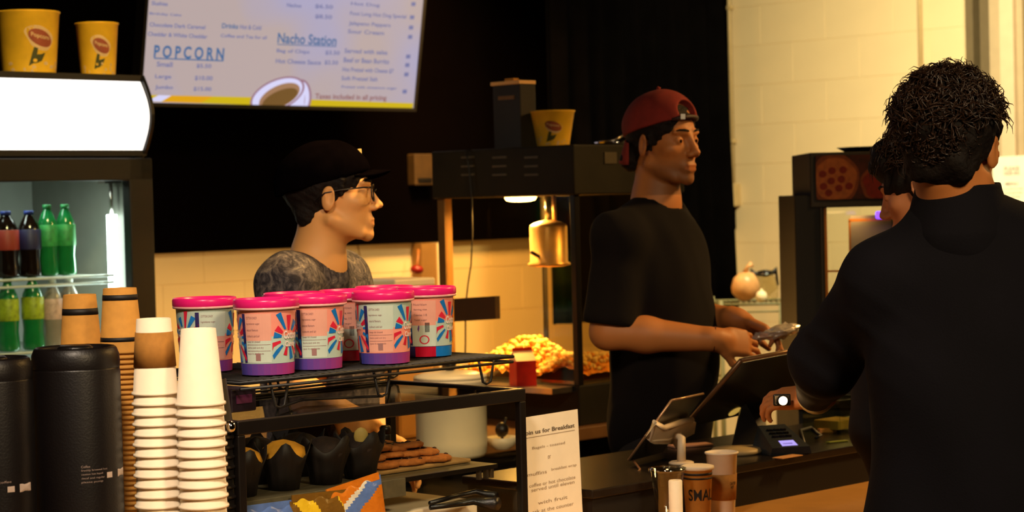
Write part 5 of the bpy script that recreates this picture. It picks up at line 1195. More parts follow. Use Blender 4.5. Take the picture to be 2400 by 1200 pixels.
# card reader
cr0 = atz(1842, 1062, RTOP)
rd_ = thing('card_reader', 'dark card reader with a small glowing screen below the customer\'s hand', 'card reader', cr0, .30)
b = MB(); RDM = mat('reader_slate', srgb((34, 40, 46)), .4, var=.15, scale=30)
b.add([(-.055, -.03, 0), (.055, -.03, 0), (.055, .085, 0), (-.055, .085, 0), (-.050, -.03, .018), (.050, -.03, .018), (.036, .082, .062), (-.036, .082, .062)], [(0, 1, 5, 4), (1, 2, 6, 5), (2, 3, 7, 6), (3, 0, 4, 7), (0, 3, 2, 1), (4, 5, 6, 7)], RDM); b.obj('body', None, rd_)
b = MB(); k_ = (.062-.018)/.112
def sv(x, y): return (x, y, .0187+(y+.03)*k_)
b.add([sv(-.020, -.024), sv(.022, -.024), sv(.021, .002), sv(-.019, .002)], [(0, 1, 2, 3)], mat('reader_screen', (0, 0, 0), .4, emit=srgb((168, 150, 225)), estr=1.3)); b.add([sv(-.014, -.016), sv(.012, -.016), sv(.012, -.010), sv(-.014, -.010)], [(0, 1, 2, 3)], mat('reader_screen_dark', (0, 0, 0), .4, emit=srgb((96, 74, 150)), estr=1)); b.obj('screen', None, rd_)
for v in b.v: pass
b = MB()
for i in range(3):
    for j in range(3): x, y, z = sv(-.018+.018*i, .022+.016*j); b.box((x, y, z), (.006, .005, .003), BLACK)
b.obj('keypad', None, rd_)['kind'] = 'stuff'
b = MB(); g0 = atz(1915, 1022, RTOP+.006)
b.tube([cr0+Vector((.05, .02, .01)), atz(1875, 1010, RTOP+.03), atz(1900, 1003, RTOP+.03), atz(1925, 1022, RTOP+.008), atz(1912, 1026, RTOP+.006)], .0055, 8, WIRE); o = b.obj('reader_cable'); meta(o, 'thick black cable looping behind the card reader', 'cable')
def flat(name, label, cat, px, py, hx, hy, th, rz, mm, z=RTOP):
    p = atz(px, py, z); b = MB(); b.box((0, 0, th/2), (hx, hy, th/2), mm, bevel=min(.001, th*.3)); o = b.obj(name); o.location = p; o.rotation_euler = (0, 0, rz); return meta(o, label, cat)
flat('receipt', 'tan slip of paper at the counter edge under the card reader', 'receipt', 1838, 1062+2, .045, .02, .0015, .75, mat('tan_slip', srgb((196, 140, 84)), .7, var=.05)) if False else None
flat('tan_card', 'tan card at the raised counter edge just below the card reader', 'card', 1846, 1071, .040, .016, .002, .78, mat('tan_slip', srgb((214, 156, 96)), .7, var=.05))
flat('tan_marker', 'stubby tan marker lying on the counter right of the black cable', 'marker', 1938, 1014, .026, .007, .012, .35, mat('tan_marker', srgb((196, 130, 70)), .5, var=.05))
flat('green_strip', 'thin yellow green strip on the counter against the navy jacket', 'strip', 1962, 1036, .03, .008, .003, .5, mat('yellow_green_strip', srgb((120, 130, 40)), .5, var=.1))
b = MB(); p = atz(1950, 1020, RTOP); ab = thing('clear_tip_box', 'clear plastic box on the raised counter half behind the navy jacket', 'box', (p.x+.03, p.y+.10, RTOP), R45)
gq = glass('tip_glass', (.86, .90, .78), .25); b = MB()
for c_, h_ in (((0, -.06, .045), (.07, .0015, .045)), ((0, .06, .045), (.07, .0015, .045)), ((-.07, 0, .045), (.0015, .06, .045)), ((.07, 0, .045), (.0015, .06, .045)), ((0, 0, .002), (.07, .06, .0015))): b.box(c_, h_, gq)
b.obj('wall', None, ab); b = MB(); b.box((0, 0, .02), (.05, .04, .012), mat('yellow_notes', srgb((150, 120, 50)), .7, var=.2), bevel=.002); b.obj('contents', None, ab)

# ------------------------------------------------------------------ cups on the low ledge
def drinkcup(px, pytop, Y, rt, rb, h, label, kind):
    p = at(px, pytop, Y); o = thing('drink_cup' if kind != 'clear' else 'clear_cup', label, 'cup', (p.x, p.y, LZ), math.atan2(-p.y, -p.x))
    f = lambda z: rb+(rt-rb)*z/h
    if kind == 'clear':
        G = glass('cup_plastic', (.74, .75, .70), 1.0)
        b = MB(); b.lathe([(.001, .004), (rb, .002), (rb+.0005, .004), (rt, h-.003), (rt+.003, h-.002), (rt+.003, h), (rt-.001, h)], 36, G, cap=False); b.obj('cup_wall', None, o)
        b = MB(); b.lathe([(rt+.002, h-.006), (rt+.0045, h-.005), (rt+.0045, h+.001), (rt*.9, h+.004)], 36, G, cap=False); b.obj('rim', None, o)
        return o
    b = MB(); b.lathe([(.001, .003), (rb-.002, .003), (rb-.001, 0), (rb, .001), (rt, h-.006), (rt+.0035, h-.004), (rt+.0035, h-.001), (rt-.0005, h), (rt-.003, h-.008), (rb, .012), (.001, .010)], 40, CUPW if kind != 'kraft' else KRAFT2, cap=False); b.obj('cup_wall', None, o)
    if kind == 'sleeve':
        b = MB(); b.lathe([(f(h*.26), h*.26), (f(h*.26)+.0016, h*.26), (f(h*.66)+.0016, h*.66), (f(h*.66), h*.66)], 40, KRAFT, cap=False); s_ = b.obj('sleeve', None, o)
        b = MB(); wtext(b, 'CAUTION', .55, h*.50, .55, .007, f, INK, .0022, .02); wtext(b, 'HOT', .62, h*.44, .3, .007, f, INK, .0022, .02); b.obj('print', None, s_)
    else:
        for z0, z1 in ((h*.86, h*.90), (h*.79, h*.82)):
            b = MB(); b.lathe([(f(z0), z0), (f(z0)+.0008, z0), (f(z1)+.0008, z1), (f(z1), z1)], 40, INK, cap=False); b.obj('black_band', None, o)
        b = MB(); wtext(b, 'SMALL', -.72, h*.42, 2.5, .026, f, INK, .001, .015); b.obj('size_print', None, o)
        b = MB(); b.lathe([(rt+.001, h-.007), (rt+.0045, h-.005), (rt+.0045, h+.001), (rt-.002, h+.003), (.001, h+.002)], 36, CUPW, cap=False); b.obj('white_lid', None, o)
    return o
Yc = 4.70
hcup = at(1691, 1058, Yc).z-LZ; drinkcup(1691, 1058, Yc, .0355, .0275, hcup, 'tall white cup in a brown sleeve standing upright on the low ledge', 'sleeve')
Yk = 4.60; hk = at(1634, 1093, Yk).z-LZ; drinkcup(1634, 1093, Yk, .0335, .027, hk, 'tan cup with two black bands and size lettering, between clear cup and sleeved cup', 'kraft')
Yp = 4.52; hp = at(1562, 1098, Yp).z-LZ; drinkcup(1564, 1098, Yp, .0375, .0215, hp, 'empty clear plastic cup at the left of the upright cups on the ledge', 'clear')
ws = at(1583, 1140, 4.40); wl = thing('white_canister', 'narrow white paper roll standing in front of the clear cup', 'canister', (ws.x, ws.y, LZ))
hw = at(1583, 1125, 4.40).z-LZ; b = MB(); b.lathe([(.0145, 0), (.015, .002), (.015, hw-.002), (.013, hw), (.004, hw), (.004, hw-.02), (.001, hw-.02)], 28, CUPW, cap=False); b.obj('roll', None, wl)
pd = atz(1545, 1172, LZ); pdz = at(1545, 1172, 4.86); ped = thing('round_foot_plate', 'pale round plate on a short dark foot left of the clear cup', 'plate', (at(1552, 1172, 4.86).x, 4.86, LZ))
zz = pdz.z-LZ; b = MB(); b.lathe([(.001, zz-.004), (.055, zz-.004), (.062, zz), (.060, zz+.003), (.001, zz+.002)], 36, mat('pale_plate', srgb((206, 182, 148)), .5, var=.04)); b.obj('plate', None, ped)
b = MB(); b.lathe([(.05, 0), (.052, max(.004, zz-.006)), (.001, max(.005, zz-.005))], 32, BLKMET); b.obj('foot', None, ped)
# ------------------------------------------------------------------ people
def skinmat(name):
    m = mat(name, (1, 1, 1), .55, attr='Col', bump=.06, bscale=500); m.node_tree.nodes['Principled BSDF'].inputs['Subsurface Weight'].default_value = .06
    m.node_tree.nodes['Principled BSDF'].inputs['Subsurface Radius'].default_value = (.01, .004, .002); return m
SKIN = skinmat('skin')
EYEW = mat('eye_white', srgb((150, 125, 100)), .2, var=.02); IRIS = mat('eye_iris', srgb((34, 20, 12)), .1, var=.05)
HAIRM = mat('dark_hair', srgb((18, 11, 8)), .75, var=.35, scale=60, spec=.25, bump=.5, bscale=160); HAIRT = mat('dark_hair_strand', srgb((46, 28, 18)), .4, var=.3, scale=40, spec=.6)
def skincol(H, base, stub=.0):
    base = np.array(srgb(base))
    def f(V):
        L = H.local(V); c = np.tile(base, (len(V), 1))
        x, y, z = L[:, 0], L[:, 1], L[:, 2]
        near = (np.abs(x) < .09) & (np.abs(y) < .14) & (np.abs(z) < .14)
        lip = near & (((np.abs(x)/.022)**2+((z+.0705)/.0105)**2) < 1) & (y > .084)
        c[lip] = base*np.array([.84, .70, .66])
        if stub:
            d = np.clip(((-z-.045)/.03), 0, 1)*np.clip((y+.02)/.04, 0, 1)*near*(~lip); d = np.maximum(d, near*(~lip)*.6*np.exp(-((z+.052)/.007)**2-((x)/.022)**4)*(y > .08))
            c *= (1-stub*d)[:, None]
        ck_ = near*np.exp(-((z+.02)/.02)**2-((np.abs(x)-.045)/.02)**2)
        c *= (1+.0*ck_)[:, None]; return c
    return f
def eyes(H, root):
    for q in (-1, 1):
        b = MB(); c = H.p(q*.0315, .0748, -.0005); R3 = H.R
        b.add([c+R3 @ (Vector(v)*.0122*H.k) for v in ICO2[0]], ICO2[1], EYEW, True)
        ip = H.p(q*.0315, .0748+.0118, -.0005); fx = R3 @ Vector((1, 0, 0)); fz_ = R3 @ Vector((0, 0, 1)); fy = R3 @ Vector((0, 1, 0))
        b.add([ip+fy*.0012]+[ip+(fx*math.cos(a)+fz_*math.sin(a))*.0058*H.k for a in [2*PI*i/16 for i in range(16)]], [(0, 1+i, 1+(i+1) % 16) for i in range(16)], IRIS, True)
        o = b.obj('eye', None, root); o.matrix_parent_inverse = Matrix.Translation(-root.location)
def brows(H, root, m_=None, th=1.0):
    b = MB()
    for q in (-1, 1):
        pts = [H.p(q*x, y, z) for x, y, z in ((.012, .0975, .0245), (.024, .0945, .0270), (.037, .0880, .0275), (.050, .0770, .0235))]
        b.tube(pts, [.0026*th, .0034*th, .0030*th, .0014*th], 6, m_ or HAIRM)
    o = b.obj('eyebrows', None, root); o.matrix_parent_inverse = Matrix.Translation(-root.location)
def bodyskin(name_root, H, neckbase, sh, el, wr, hands, res, bodyF, base, stub, lo, hi, extra=None, armr=1.0, neckr=.056, sleeve_from=None, collar=.0):
    v = Vol(lo, hi, res)
    nb = Vector(neckbase)
    v.add(cone(H.p(0, -.022, -.045), nb, neckr, neckr*1.08), .02)
    v.add(cone(nb, nb-Z*.10, neckr*1.1, .066), .03)
    cen = (Vector(sh[0])+Vector(sh[1]))/2; R3 = frame(bodyF)
    v.add(ell(cen-Z*.16, (.12, .070, .16), R3), .03)
    for i in (0, 1):
        s_, e_, w_ = Vector(sh[i]), Vector(el[i]), Vector(wr[i])
        v.add(cone(nb-Z*.02, s_, .045, .045*armr), .03)
        v.add(cone(s_, e_, .048*armr, .040*armr), .02); v.add(cone(e_, e_.lerp(w_, .35), .040*armr, .041*armr), .02); v.add(cone(e_.lerp(w_, .35), w_, .041*armr, .0265*armr), .02)
        if hands[i]: hand(v, w_, **hands[i])
    add_head(v, H)
    if extra: extra(v)
    return v
def legs(root, hip, yaw, shoe=True, hipw=.16, z1=.92, mm=None, top=1.0, sit=0):
    """trousers and shoes under the hem"""
    R3 = frame(yaw); hx = R3 @ Vector((1, 0, 0)); fy = R3 @ Vector((0, 1, 0)); hip = Vector(hip)
    v = Vol(hip-Vector((.32, .32, z1)), hip+Vector((.32, .32, .20)), .010)
    v.add(ell(hip+Z*.02, (.165*top, .125*top, .15), R3), .02)
    for q in (-1, 1):
        h0 = hip+hx*q*.085-Z*.03; kn = hip+hx*q*.10+fy*.02-Z*(hip.z-.48); an = hip+hx*q*.11-fy*.01-Z*(hip.z-.075)
        v.add(cone(h0, kn, .092*top, .068), .03); v.add(cone(kn, an, .068, .058), .03)
    v.below(.045); v.warp(wrinkle(.004, 30, 3))
    sdf_obj('trousers', v, mm, root, smooth=1)
    for q in (-1, 1):
        c = hip+hx*q*.11+fy*.05; c.z = .0
        w2 = Vol(c+Vector((-.2, -.2, -.01)), c+Vector((.2, .2, .13)), .006)
        w2.add(ell(c+fy*.05+Z*.04, (.047, .115, .045), R3), .02); w2.add(ell(c-fy*.06+Z*.05, (.042, .055, .05), R3), .02); w2.below(.001)
        sdf_obj('shoe', w2, BLACK, root, smooth=1)
TROU = mat('dark_trousers_cloth', srgb((24, 21, 22)), .9, var=.1, scale=20)
def ridx(o): return o

# ---- man in the backwards red cap, behind the counter
def man_red():
    Y = 5.50; Hc = at(1554, 331, Y); H = Head(Hc, 46, -1, 1, 1.02)
    foot = Vector((Hc.x-.02, Y+.06, 0)); root = thing('person', 'man in a backwards red cap and black tee shirt holding a foil wrapped item', 'person', foot)
    bf = 68; R3 = frame(bf); rx = R3 @ Vector((1, 0, 0)); fw_ = R3 @ Vector((0, 1, 0))
    nb = at(1538, 470, Y+.01); ch = nb-Z*.16
    shR = at(1452, 556, Y-.12); shL = at(1572, 548, Y+.16)
    elR = at(1424, 778, Y-.14); wrR = at(1680, 796, Y-.16); elL = at(1600, 745, Y+.20); wrL = at(1728, 748, Y+.00)
    hR = dict(d=at(1800, 812, Y-.10)-wrR, back=Vector((.25, -1, .45)), L=.182, curl=(26, 30, 34, 38), thumb_curl=10, side=1, r=.0088, wr=.027)
    hL = dict(d=at(1830, 790, Y-.04)-wrL, back=Vector((.2, .3, 1)), L=.178, curl=(28, 30, 32, 36), thumb_curl=10, side=-1, wr=.026)
    v = bodyskin('skin', H, nb, (shR, shL), (elR, elL), (wrR, wrL), (hR, hL), .0034, bf, (176, 112, 58), .30, (Hc.x-.34, Y-.42, 1.0), (Hc.x+.40, Y+.36, 1.90), armr=1.12, neckr=.056)
    sdf_obj('body', v, SKIN, root, skincol(H, (178, 112, 58), .5), 2)
    eyes(H, root); brows(H, root)
    # hair under the cap
    v = Vol(Hc-Vector((.15, .15, .16)), Hc+Vector((.15, .15, .17)), .0035)
    v.add(H.e((0, -.012, .034), (.082, .101, .086)), .01); v.add(H.cn((-.035, -.070, -.045), (.035, -.075, -.045), .035, .035), .02)
    v.add(H.cn((.076, .018, .01), (.074, .020, -.022), .008, .005), .008); v.add(H.cn((-.076, .018, .01), (-.074, .020, -.022), .008, .005), .008)
    v.sub(H.e((0, .135, -.045), (.12, .085, .085)), .008); v.sub(H.e((0, .06, -.12), (.12, .085, .085)), .01)
    v.sub(H.e((0, .115, .028), (.066, .060, .030)), .004)
    for q in (-1, 1): v.sub(H.e((q*.085, -.006, -.012), (.022, .020, .030)), .006)
    v.warp(wrinkle(.0022, 200, 5)); sdf_obj('hair', v, HAIRM, root, smooth=1)
    # cap: crown, strap arch, brim pointing backwards
    CAPR = mat('faded_red_cap_cloth', srgb((126, 36, 30)), .9, var=.10, scale=40, bump=.25, bscale=700)
    v = Vol(Hc-Vector((.16, .16, .05)), Hc+Vector((.16, .16, .18)), .0035); T = Matrix.Rotation(math.radians(14), 3, 'X')
    v.add(H.e((0, -.010, .040), (.088, .110, .096), T), .004)
    cut = H.R @ T
    v.sub(rbx(H.p(0, -.02, .030)-(cut @ Vector((0, 0, .2))), (.3, .3, .2), cut, .002), .003)
    v.sub(H.e((0, .110, .082), (.040, .06, .032)), .004)
    v.warp(wrinkle(.0012, 60, 9)); cap_ = sdf_obj('cap', v, CAPR, root, smooth=2)
    b = MB(); b.tube([H.p(x, y, z) for x, y, z in ((-.050, .072, .055), (-.03, .090, .060), (0, .097, .062), (.03, .090, .060), (.050, .072, .055))], .006, 6, mat('dark_strap', srgb((50, 30, 28)), .6, var=.1)); b.box(H.p(.030, .093, .062), (.006, .004, .007), STEEL)
    o = b.obj('strap', None, cap_)
    b = MB(); vs = []
    for i in range(15):
        a = PI*(i/14)
        for k, rr in enumerate((0, .35, .7, 1)):
            x = -.072*math.cos(a)*(1+.02*rr); y = -.070-.038*math.sin(a)-.030*rr*math.sin(a)**.6; z = .014-.058*rr-.016*math.cos(a)**2*1.0
            vs.append(H.p(x, y+.01, z))
    b.add(vs, [(i*4+k, i*4+k+1, (i+1)*4+k+1, (i+1)*4+k) for i in range(14) for k in range(3)], CAPR, True); o = b.obj('brim', None, cap_); md = o.modifiers.new('s', 'SOLIDIFY'); md.thickness = .004
    b = MB(); b.add([H.p(0, -.012, .138)+Vector(vv)*.007 for vv in ICO[0]], ICO[1], CAPR, True); b.obj('button', None, cap_)
    # tee shirt
    TEE = mat('black_tee_cloth', srgb((15, 10, 9)), .95, var=.12, scale=12, spec=.2)
    v = Vol((Hc.x-.36, Y-.36, .80), (Hc.x+.34, Y+.40, 1.62), .006)
    hip = Vector((foot.x-.005, foot.y, .92))
    mid = nb-Z*.02
    v.add(ell(Vector((foot.x-.0, foot.y-.02, nb.z-.22)), (.195, .135, .24), R3), .04); v.add(ell(Vector((foot.x+.015, foot.y-.01, 1.10)), (.175, .150, .24), R3), .06); v.add(ell(Vector((foot.x, foot.y, .92)), (.178, .142, .16), R3), .05)
    v.add(cone(shR, shL, .062, .056), .05); v.add(cone(nb-Z*.03, shR, .050, .058), .05); v.add(cone(nb-Z*.03, shL, .050, .054), .05)
    for s_, e_ in ((shR, elR), (shL, elL)):
        s_, e_ = Vector(s_), Vector(e_); v.add(cone(s_, s_.lerp(e_, .84), .063, .072), .03); d_ = (e_-s_).normalized()
    v.warp(wrinkle(.0045, 26, 11, (1, 1, .5)))
    v.sub(cone(H.p(0, -.03, -.08), nb-Z*.012, .060, .070), .008)
    for s_, e_ in ((shR, elR), (shL, elL)):
        d_ = (e_-s_).normalized(); Q = d_.to_track_quat('Z', 'Y').to_matrix(); v.sub(rbx(s_.lerp(e_, .93)+d_*.10, (.10, .10, .10), Q, .003), .004)
    v.below(.84); sdf_obj('tee_shirt', v, TEE, root, smooth=2)
    b = MB(); ring_ = []
    for i in range(28):
        a = 2*PI*i/28; ring_.append(nb-Z*.010+R3 @ Vector((.073*math.cos(a), .073*math.sin(a)+.004, -.022*math.sin(a)-.004)))
    legs(root, (foot.x, foot.y, .90), bf, mm=TROU)
    wd = (wrR-elR).normalized(); p1 = wd.orthogonal().normalized(); p2 = wd.cross(p1); cw = wrR-wd*.006
    b = MB(); b.tube([cw+(p1*math.cos(a)+p2*math.sin(a))*.0325 for a in [2*PI*i/24 for i in range(24)]], .0022, 6, mat('dark_red_cord', srgb((70, 20, 14)), .6, var=.1), True); o = b.obj('bracelet', None, root); o.matrix_parent_inverse = Matrix.Translation(-root.location)
    # foil wrapped item held in both hands
    FO = mat('crumpled_foil', srgb((226, 214, 196)), .25, .45, var=.1, bump=.9, bscale=50); fo = at(1822, 778, Y-.05); rs = np.random.RandomState(1)
    bm = bmesh.new(); bmesh.ops.create_icosphere(bm, subdivisions=3, radius=1); vs = [v_.co.copy() for v_ in bm.verts]; fs = [[x.index for x in f.verts] for f in bm.faces]; bm.free()
    T = Matrix.Rotation(-.22, 3, 'Y'); b = MB(); b.add([T @ Vector((v_.x*.058*(1+.08*rs.randn()), v_.y*.032*(1+.08*rs.randn()), v_.z*.017*(1+.22*rs.randn()))) for v_ in vs], fs, FO); f_ = thing('foil_parcel', 'crumpled shiny foil parcel held in the hands of the red cap man', 'parcel', fo); b.obj('wrap', None, f_)
    b = MB(); b.add([T @ Vector((-.052+v_.x*.016*(1+.3*rs.randn()), v_.y*.014, v_.z*.010*(1+.3*rs.randn()))) for v_ in vs], fs, FO); b.obj('twisted_end', None, f_)
man_red()

# ---- man with glasses and dark cap, in profile
def man_glasses():
    Y = 4.80; Hc = at(775, 458, Y); H = Head(Hc, 94, 3, -2, .985)
    foot = Vector((Hc.x-.045, Y+.08, 0)); root = thing('person', 'man in profile with glasses, dark cap and mottled grey tee shirt behind the tubs', 'person', foot)
    bf = 58; R3 = frame(bf); nb = at(745, 608, Y+.01)
    shR = at(672, 662, Y-.10); shL = at(800, 655, Y+.17); elR = at(672, 905, Y-.08); wrR = at(800, 965, Y-.20); elL = at(862, 905, Y+.20); wrL = at(900, 1030, Y+.06)
    hR = dict(d=Vector((.8, -.1, -.6)), back=Vector((0, -1, .3)), L=.17, curl=(20, 24, 28, 32)); hL = dict(d=Vector((.7, -.3, -.6)), back=Vector((0, 1, .5)), L=.17, curl=(20, 24, 28, 32), side=-1)
    v = bodyskin('skin', H, nb, (shR, shL), (elR, elL), (wrR, wrL), (hR, hL), .0032, bf, (0, 0, 0), 0, (Hc.x-.34, Y-.30, .78), (Hc.x+.30, Y+.38, 1.72), neckr=.055)
    sdf_obj('body', v, SKIN, root, skincol(H, (222, 162, 96), .12), 2)
    eyes(H, root); brows(H, root)
    v = Vol(Hc-Vector((.15, .15, .17)), Hc+Vector((.15, .15, .17)), .0035)
    v.add(H.e((0, -.014, .036), (.082, .106, .088)), .01); v.add(H.cn((-.028, -.060, -.048), (.028, -.060, -.048), .024, .024), .035)
    for q in (-1, 1): v.add(H.cn((q*.074, .028, .03), (q*.073, .026, -.006), .009, .005), .008)
    v.sub(H.e((0, .140, -.030), (.12, .092, .075)), .008); v.sub(H.e((0, .07, -.12), (.12, .085, .085)), .01)
    for q in (-1, 1): v.sub(H.e((q*.085, -.006, -.012), (.022, .022, .032)), .006)
    v.warp(wrinkle(.002, 200, 6)); sdf_obj('hair', v, HAIRM, root, smooth=1)
    CAPD = mat('black_cap_cloth', srgb((6, 4, 5)), 1, spec=0, var=.15, scale=30, bump=.2, bscale=600)
    v = Vol(Hc-Vector((.17, .17, .06)), Hc+Vector((.17, .17, .20)), .0035); T = Matrix.Rotation(math.radians(11), 3, 'X')
    v.add(H.e((0, -.016, .036), (.088, .118, .096), T), .004); v.sub(rbx(H.p(0, -.02, .026)-(H.R @ T @ Vector((0, 0, .2))), (.3, .3, .2), H.R @ T, .002), .003)
    v.warp(wrinkle(.0012, 60, 8)); cap_ = sdf_obj('cap', v, CAPD, root, smooth=2)
    b = MB(); vs = []
    for i in range(15):
        a = PI*(i/14)
        for k, rr in enumerate((0, .35, .7, 1)):
            vs.append(H.p(-.076*math.cos(a), .060+.034*math.sin(a)+.052*rr*math.sin(a)**.6, .054-.004*rr-.014*math.cos(a)**2))
    b.add(vs, [(i*4+k, i*4+k+1, (i+1)*4+k+1, (i+1)*4+k) for i in range(14) for k in range(3)], CAPD, True); o = b.obj('brim', None, cap_); md = o.modifiers.new('s', 'SOLIDIFY'); md.thickness = .004
    b = MB(); b.box(H.p(-.030, .074, .098), (.006, .005, .009), mat('pale_cap_glint', srgb((220, 190, 120)), .5, var=.05), H.R @ Matrix.Rotation(.6, 3, 'Z')); b.obj('cap_glint', None, cap_)  # highlight on the cap, put in as a small pale block
    # glasses
    b = MB(); GF = mat('glasses_frame', srgb((16, 14, 16)), .3, var=.05)
    for q in (-1, 1):
        pts = []
        for i in range(20):
            a = 2*PI*i/20; cx_2, cz_2 = math.cos(a), math.sin(a); k = 1/max(abs(cx_2)**3+abs(cz_2)**3, .01)**(1/3)
            pts.append(H.p(q*.034+.0255*cx_2*k, .103-.006*abs(cx_2*k)*(1 if cx_2*q > 0 else .2), -.003+.0195*cz_2*k))
        b.tube(pts, .0018, 6, GF, True)
        b.tube([H.p(q*.060, .097, .009), H.p(q*.068, .080, .010), H.p(q*.081, .02, .007), H.p(q*.082, -.012, .003), H.p(q*.079, -.032, -.012)], .0019, 6, GF)
    b.tube([H.p(-.009, .105, .003), H.p(0, .108, .006), H.p(.009, .105, .003)], .0018, 6, GF); gl = b.obj('glasses', None, root); gl.matrix_parent_inverse = Matrix.Translation(-root.location)
    b = MB()
    for q in (-1, 1): b.slab([H.p(q*.034+x, .100, -.003+z) for x, z in ((-.023, -.017), (.023, -.017), (.023, .017), (-.023, .017))], H.R @ Vector((0, 1, 0)), .001, GLASSM)
    b.obj('lenses', None, gl)
    # mottled tee shirt
    tm = mat('mottled_tee_cloth', srgb((92, 84, 84)), .9, c2=srgb((34, 30, 38)), scale=38); 
    nt = tm.node_tree; n = [x for x in nt.nodes if x.type == 'TEX_NOISE'][0]; n.inputs['Distortion'].default_value = 1.4; n.inputs['Roughness'].default_value = .7
    r = [x for x in nt.nodes if x.type == 'VALTORGB'][0]; r.color_ramp.elements[0].position = .42; r.color_ramp.elements[1].position = .60; e = r.color_ramp.elements.new(.70); e.color = (*srgb((140, 128, 108)), 1)
    v = Vol((Hc.x-.34, Y-.32, .78), (Hc.x+.30, Y+.42, 1.50), .0055)
    v.add(ell((foot.x-.0, foot.y, nb.z-.22), (.180, .118, .22), R3), .04); v.add(ell((foot.x+.01, foot.y, 1.02), (.160, .118, .24), R3), .06); v.add(ell((foot.x, foot.y, .90), (.16, .12, .14), R3), .05)
    v.add(cone(shR, shL, .062, .062), .05); v.add(cone(nb-Z*.04, shR, .052, .058), .04); v.add(cone(nb-Z*.04, shL, .052, .058), .04)
    for s_, e_ in ((shR, elR), (shL, elL)): v.add(cone(s_, s_.lerp(e_, .80), .068, .062), .03)
    v.warp(wrinkle(.004, 30, 21, (1, 1, .6))); v.sub(cone(H.p(0, -.03, -.06), nb-Z*.006, .058, .066), .008)
    for s_, e_ in ((shR, elR), (shL, elL)):
        d_ = (e_-s_).normalized(); Q = d_.to_track_quat('Z', 'Y').to_matrix(); v.sub(rbx(s_.lerp(e_, .90)+d_*.10, (.10, .10, .10), Q, .003), .004)
    v.below(.82); sdf_obj('tee_shirt', v, tm, root, smooth=2)
    legs(root, (foot.x, foot.y, .90), bf, mm=TROU, top=.95)
man_glasses()

def messy_hair(H, root, n, seed, front=False, length=.030, curl=1.0):
    rs = np.random.RandomState(seed); b = MB(); k = 0
    while k < n:
        d = rs.randn(3); d /= np.linalg.norm(d); x, y, z = d
        if z < -.30 and y > -.25: continue
        if z < -.93: continue
        if abs(x) > .6 and abs(y) < .5 and z < .12: continue
        if y > .45 and z < .35: continue
        p = Vector((x*.088, -.014+y*.110, .040+z*.096)); nrm = Vector((x, y, z)).normalized()
        t = nrm.cross(Vector(rs.randn(3))).normalized(); low = z < .02; L_ = length*(.5+.9*rs.rand())*(.42 if low else 1.0); sw = Vector((0, .5, -.35))
        dirs = []; cur = ((nrm*.35+t*.3+Vector((0, -.1, -1))*.9) if low else (nrm*.8+t*.7+sw*.25)).normalized()
        for i in range(4):
            dirs.append(H.R @ (cur*L_/4*H.k)); cur = (cur*.65+t*.45*curl-nrm*(.22*i)+Vector(rs.randn(3))*.18).normalized()
        b_ = H.p(*p); strands(b, [(b_, dirs)], .0022, HAIRT); k += 1
    o = b.obj('hair_tufts', None, root); o.matrix_parent_inverse = Matrix.Translation(-root.location); o['kind'] = 'stuff'; return o

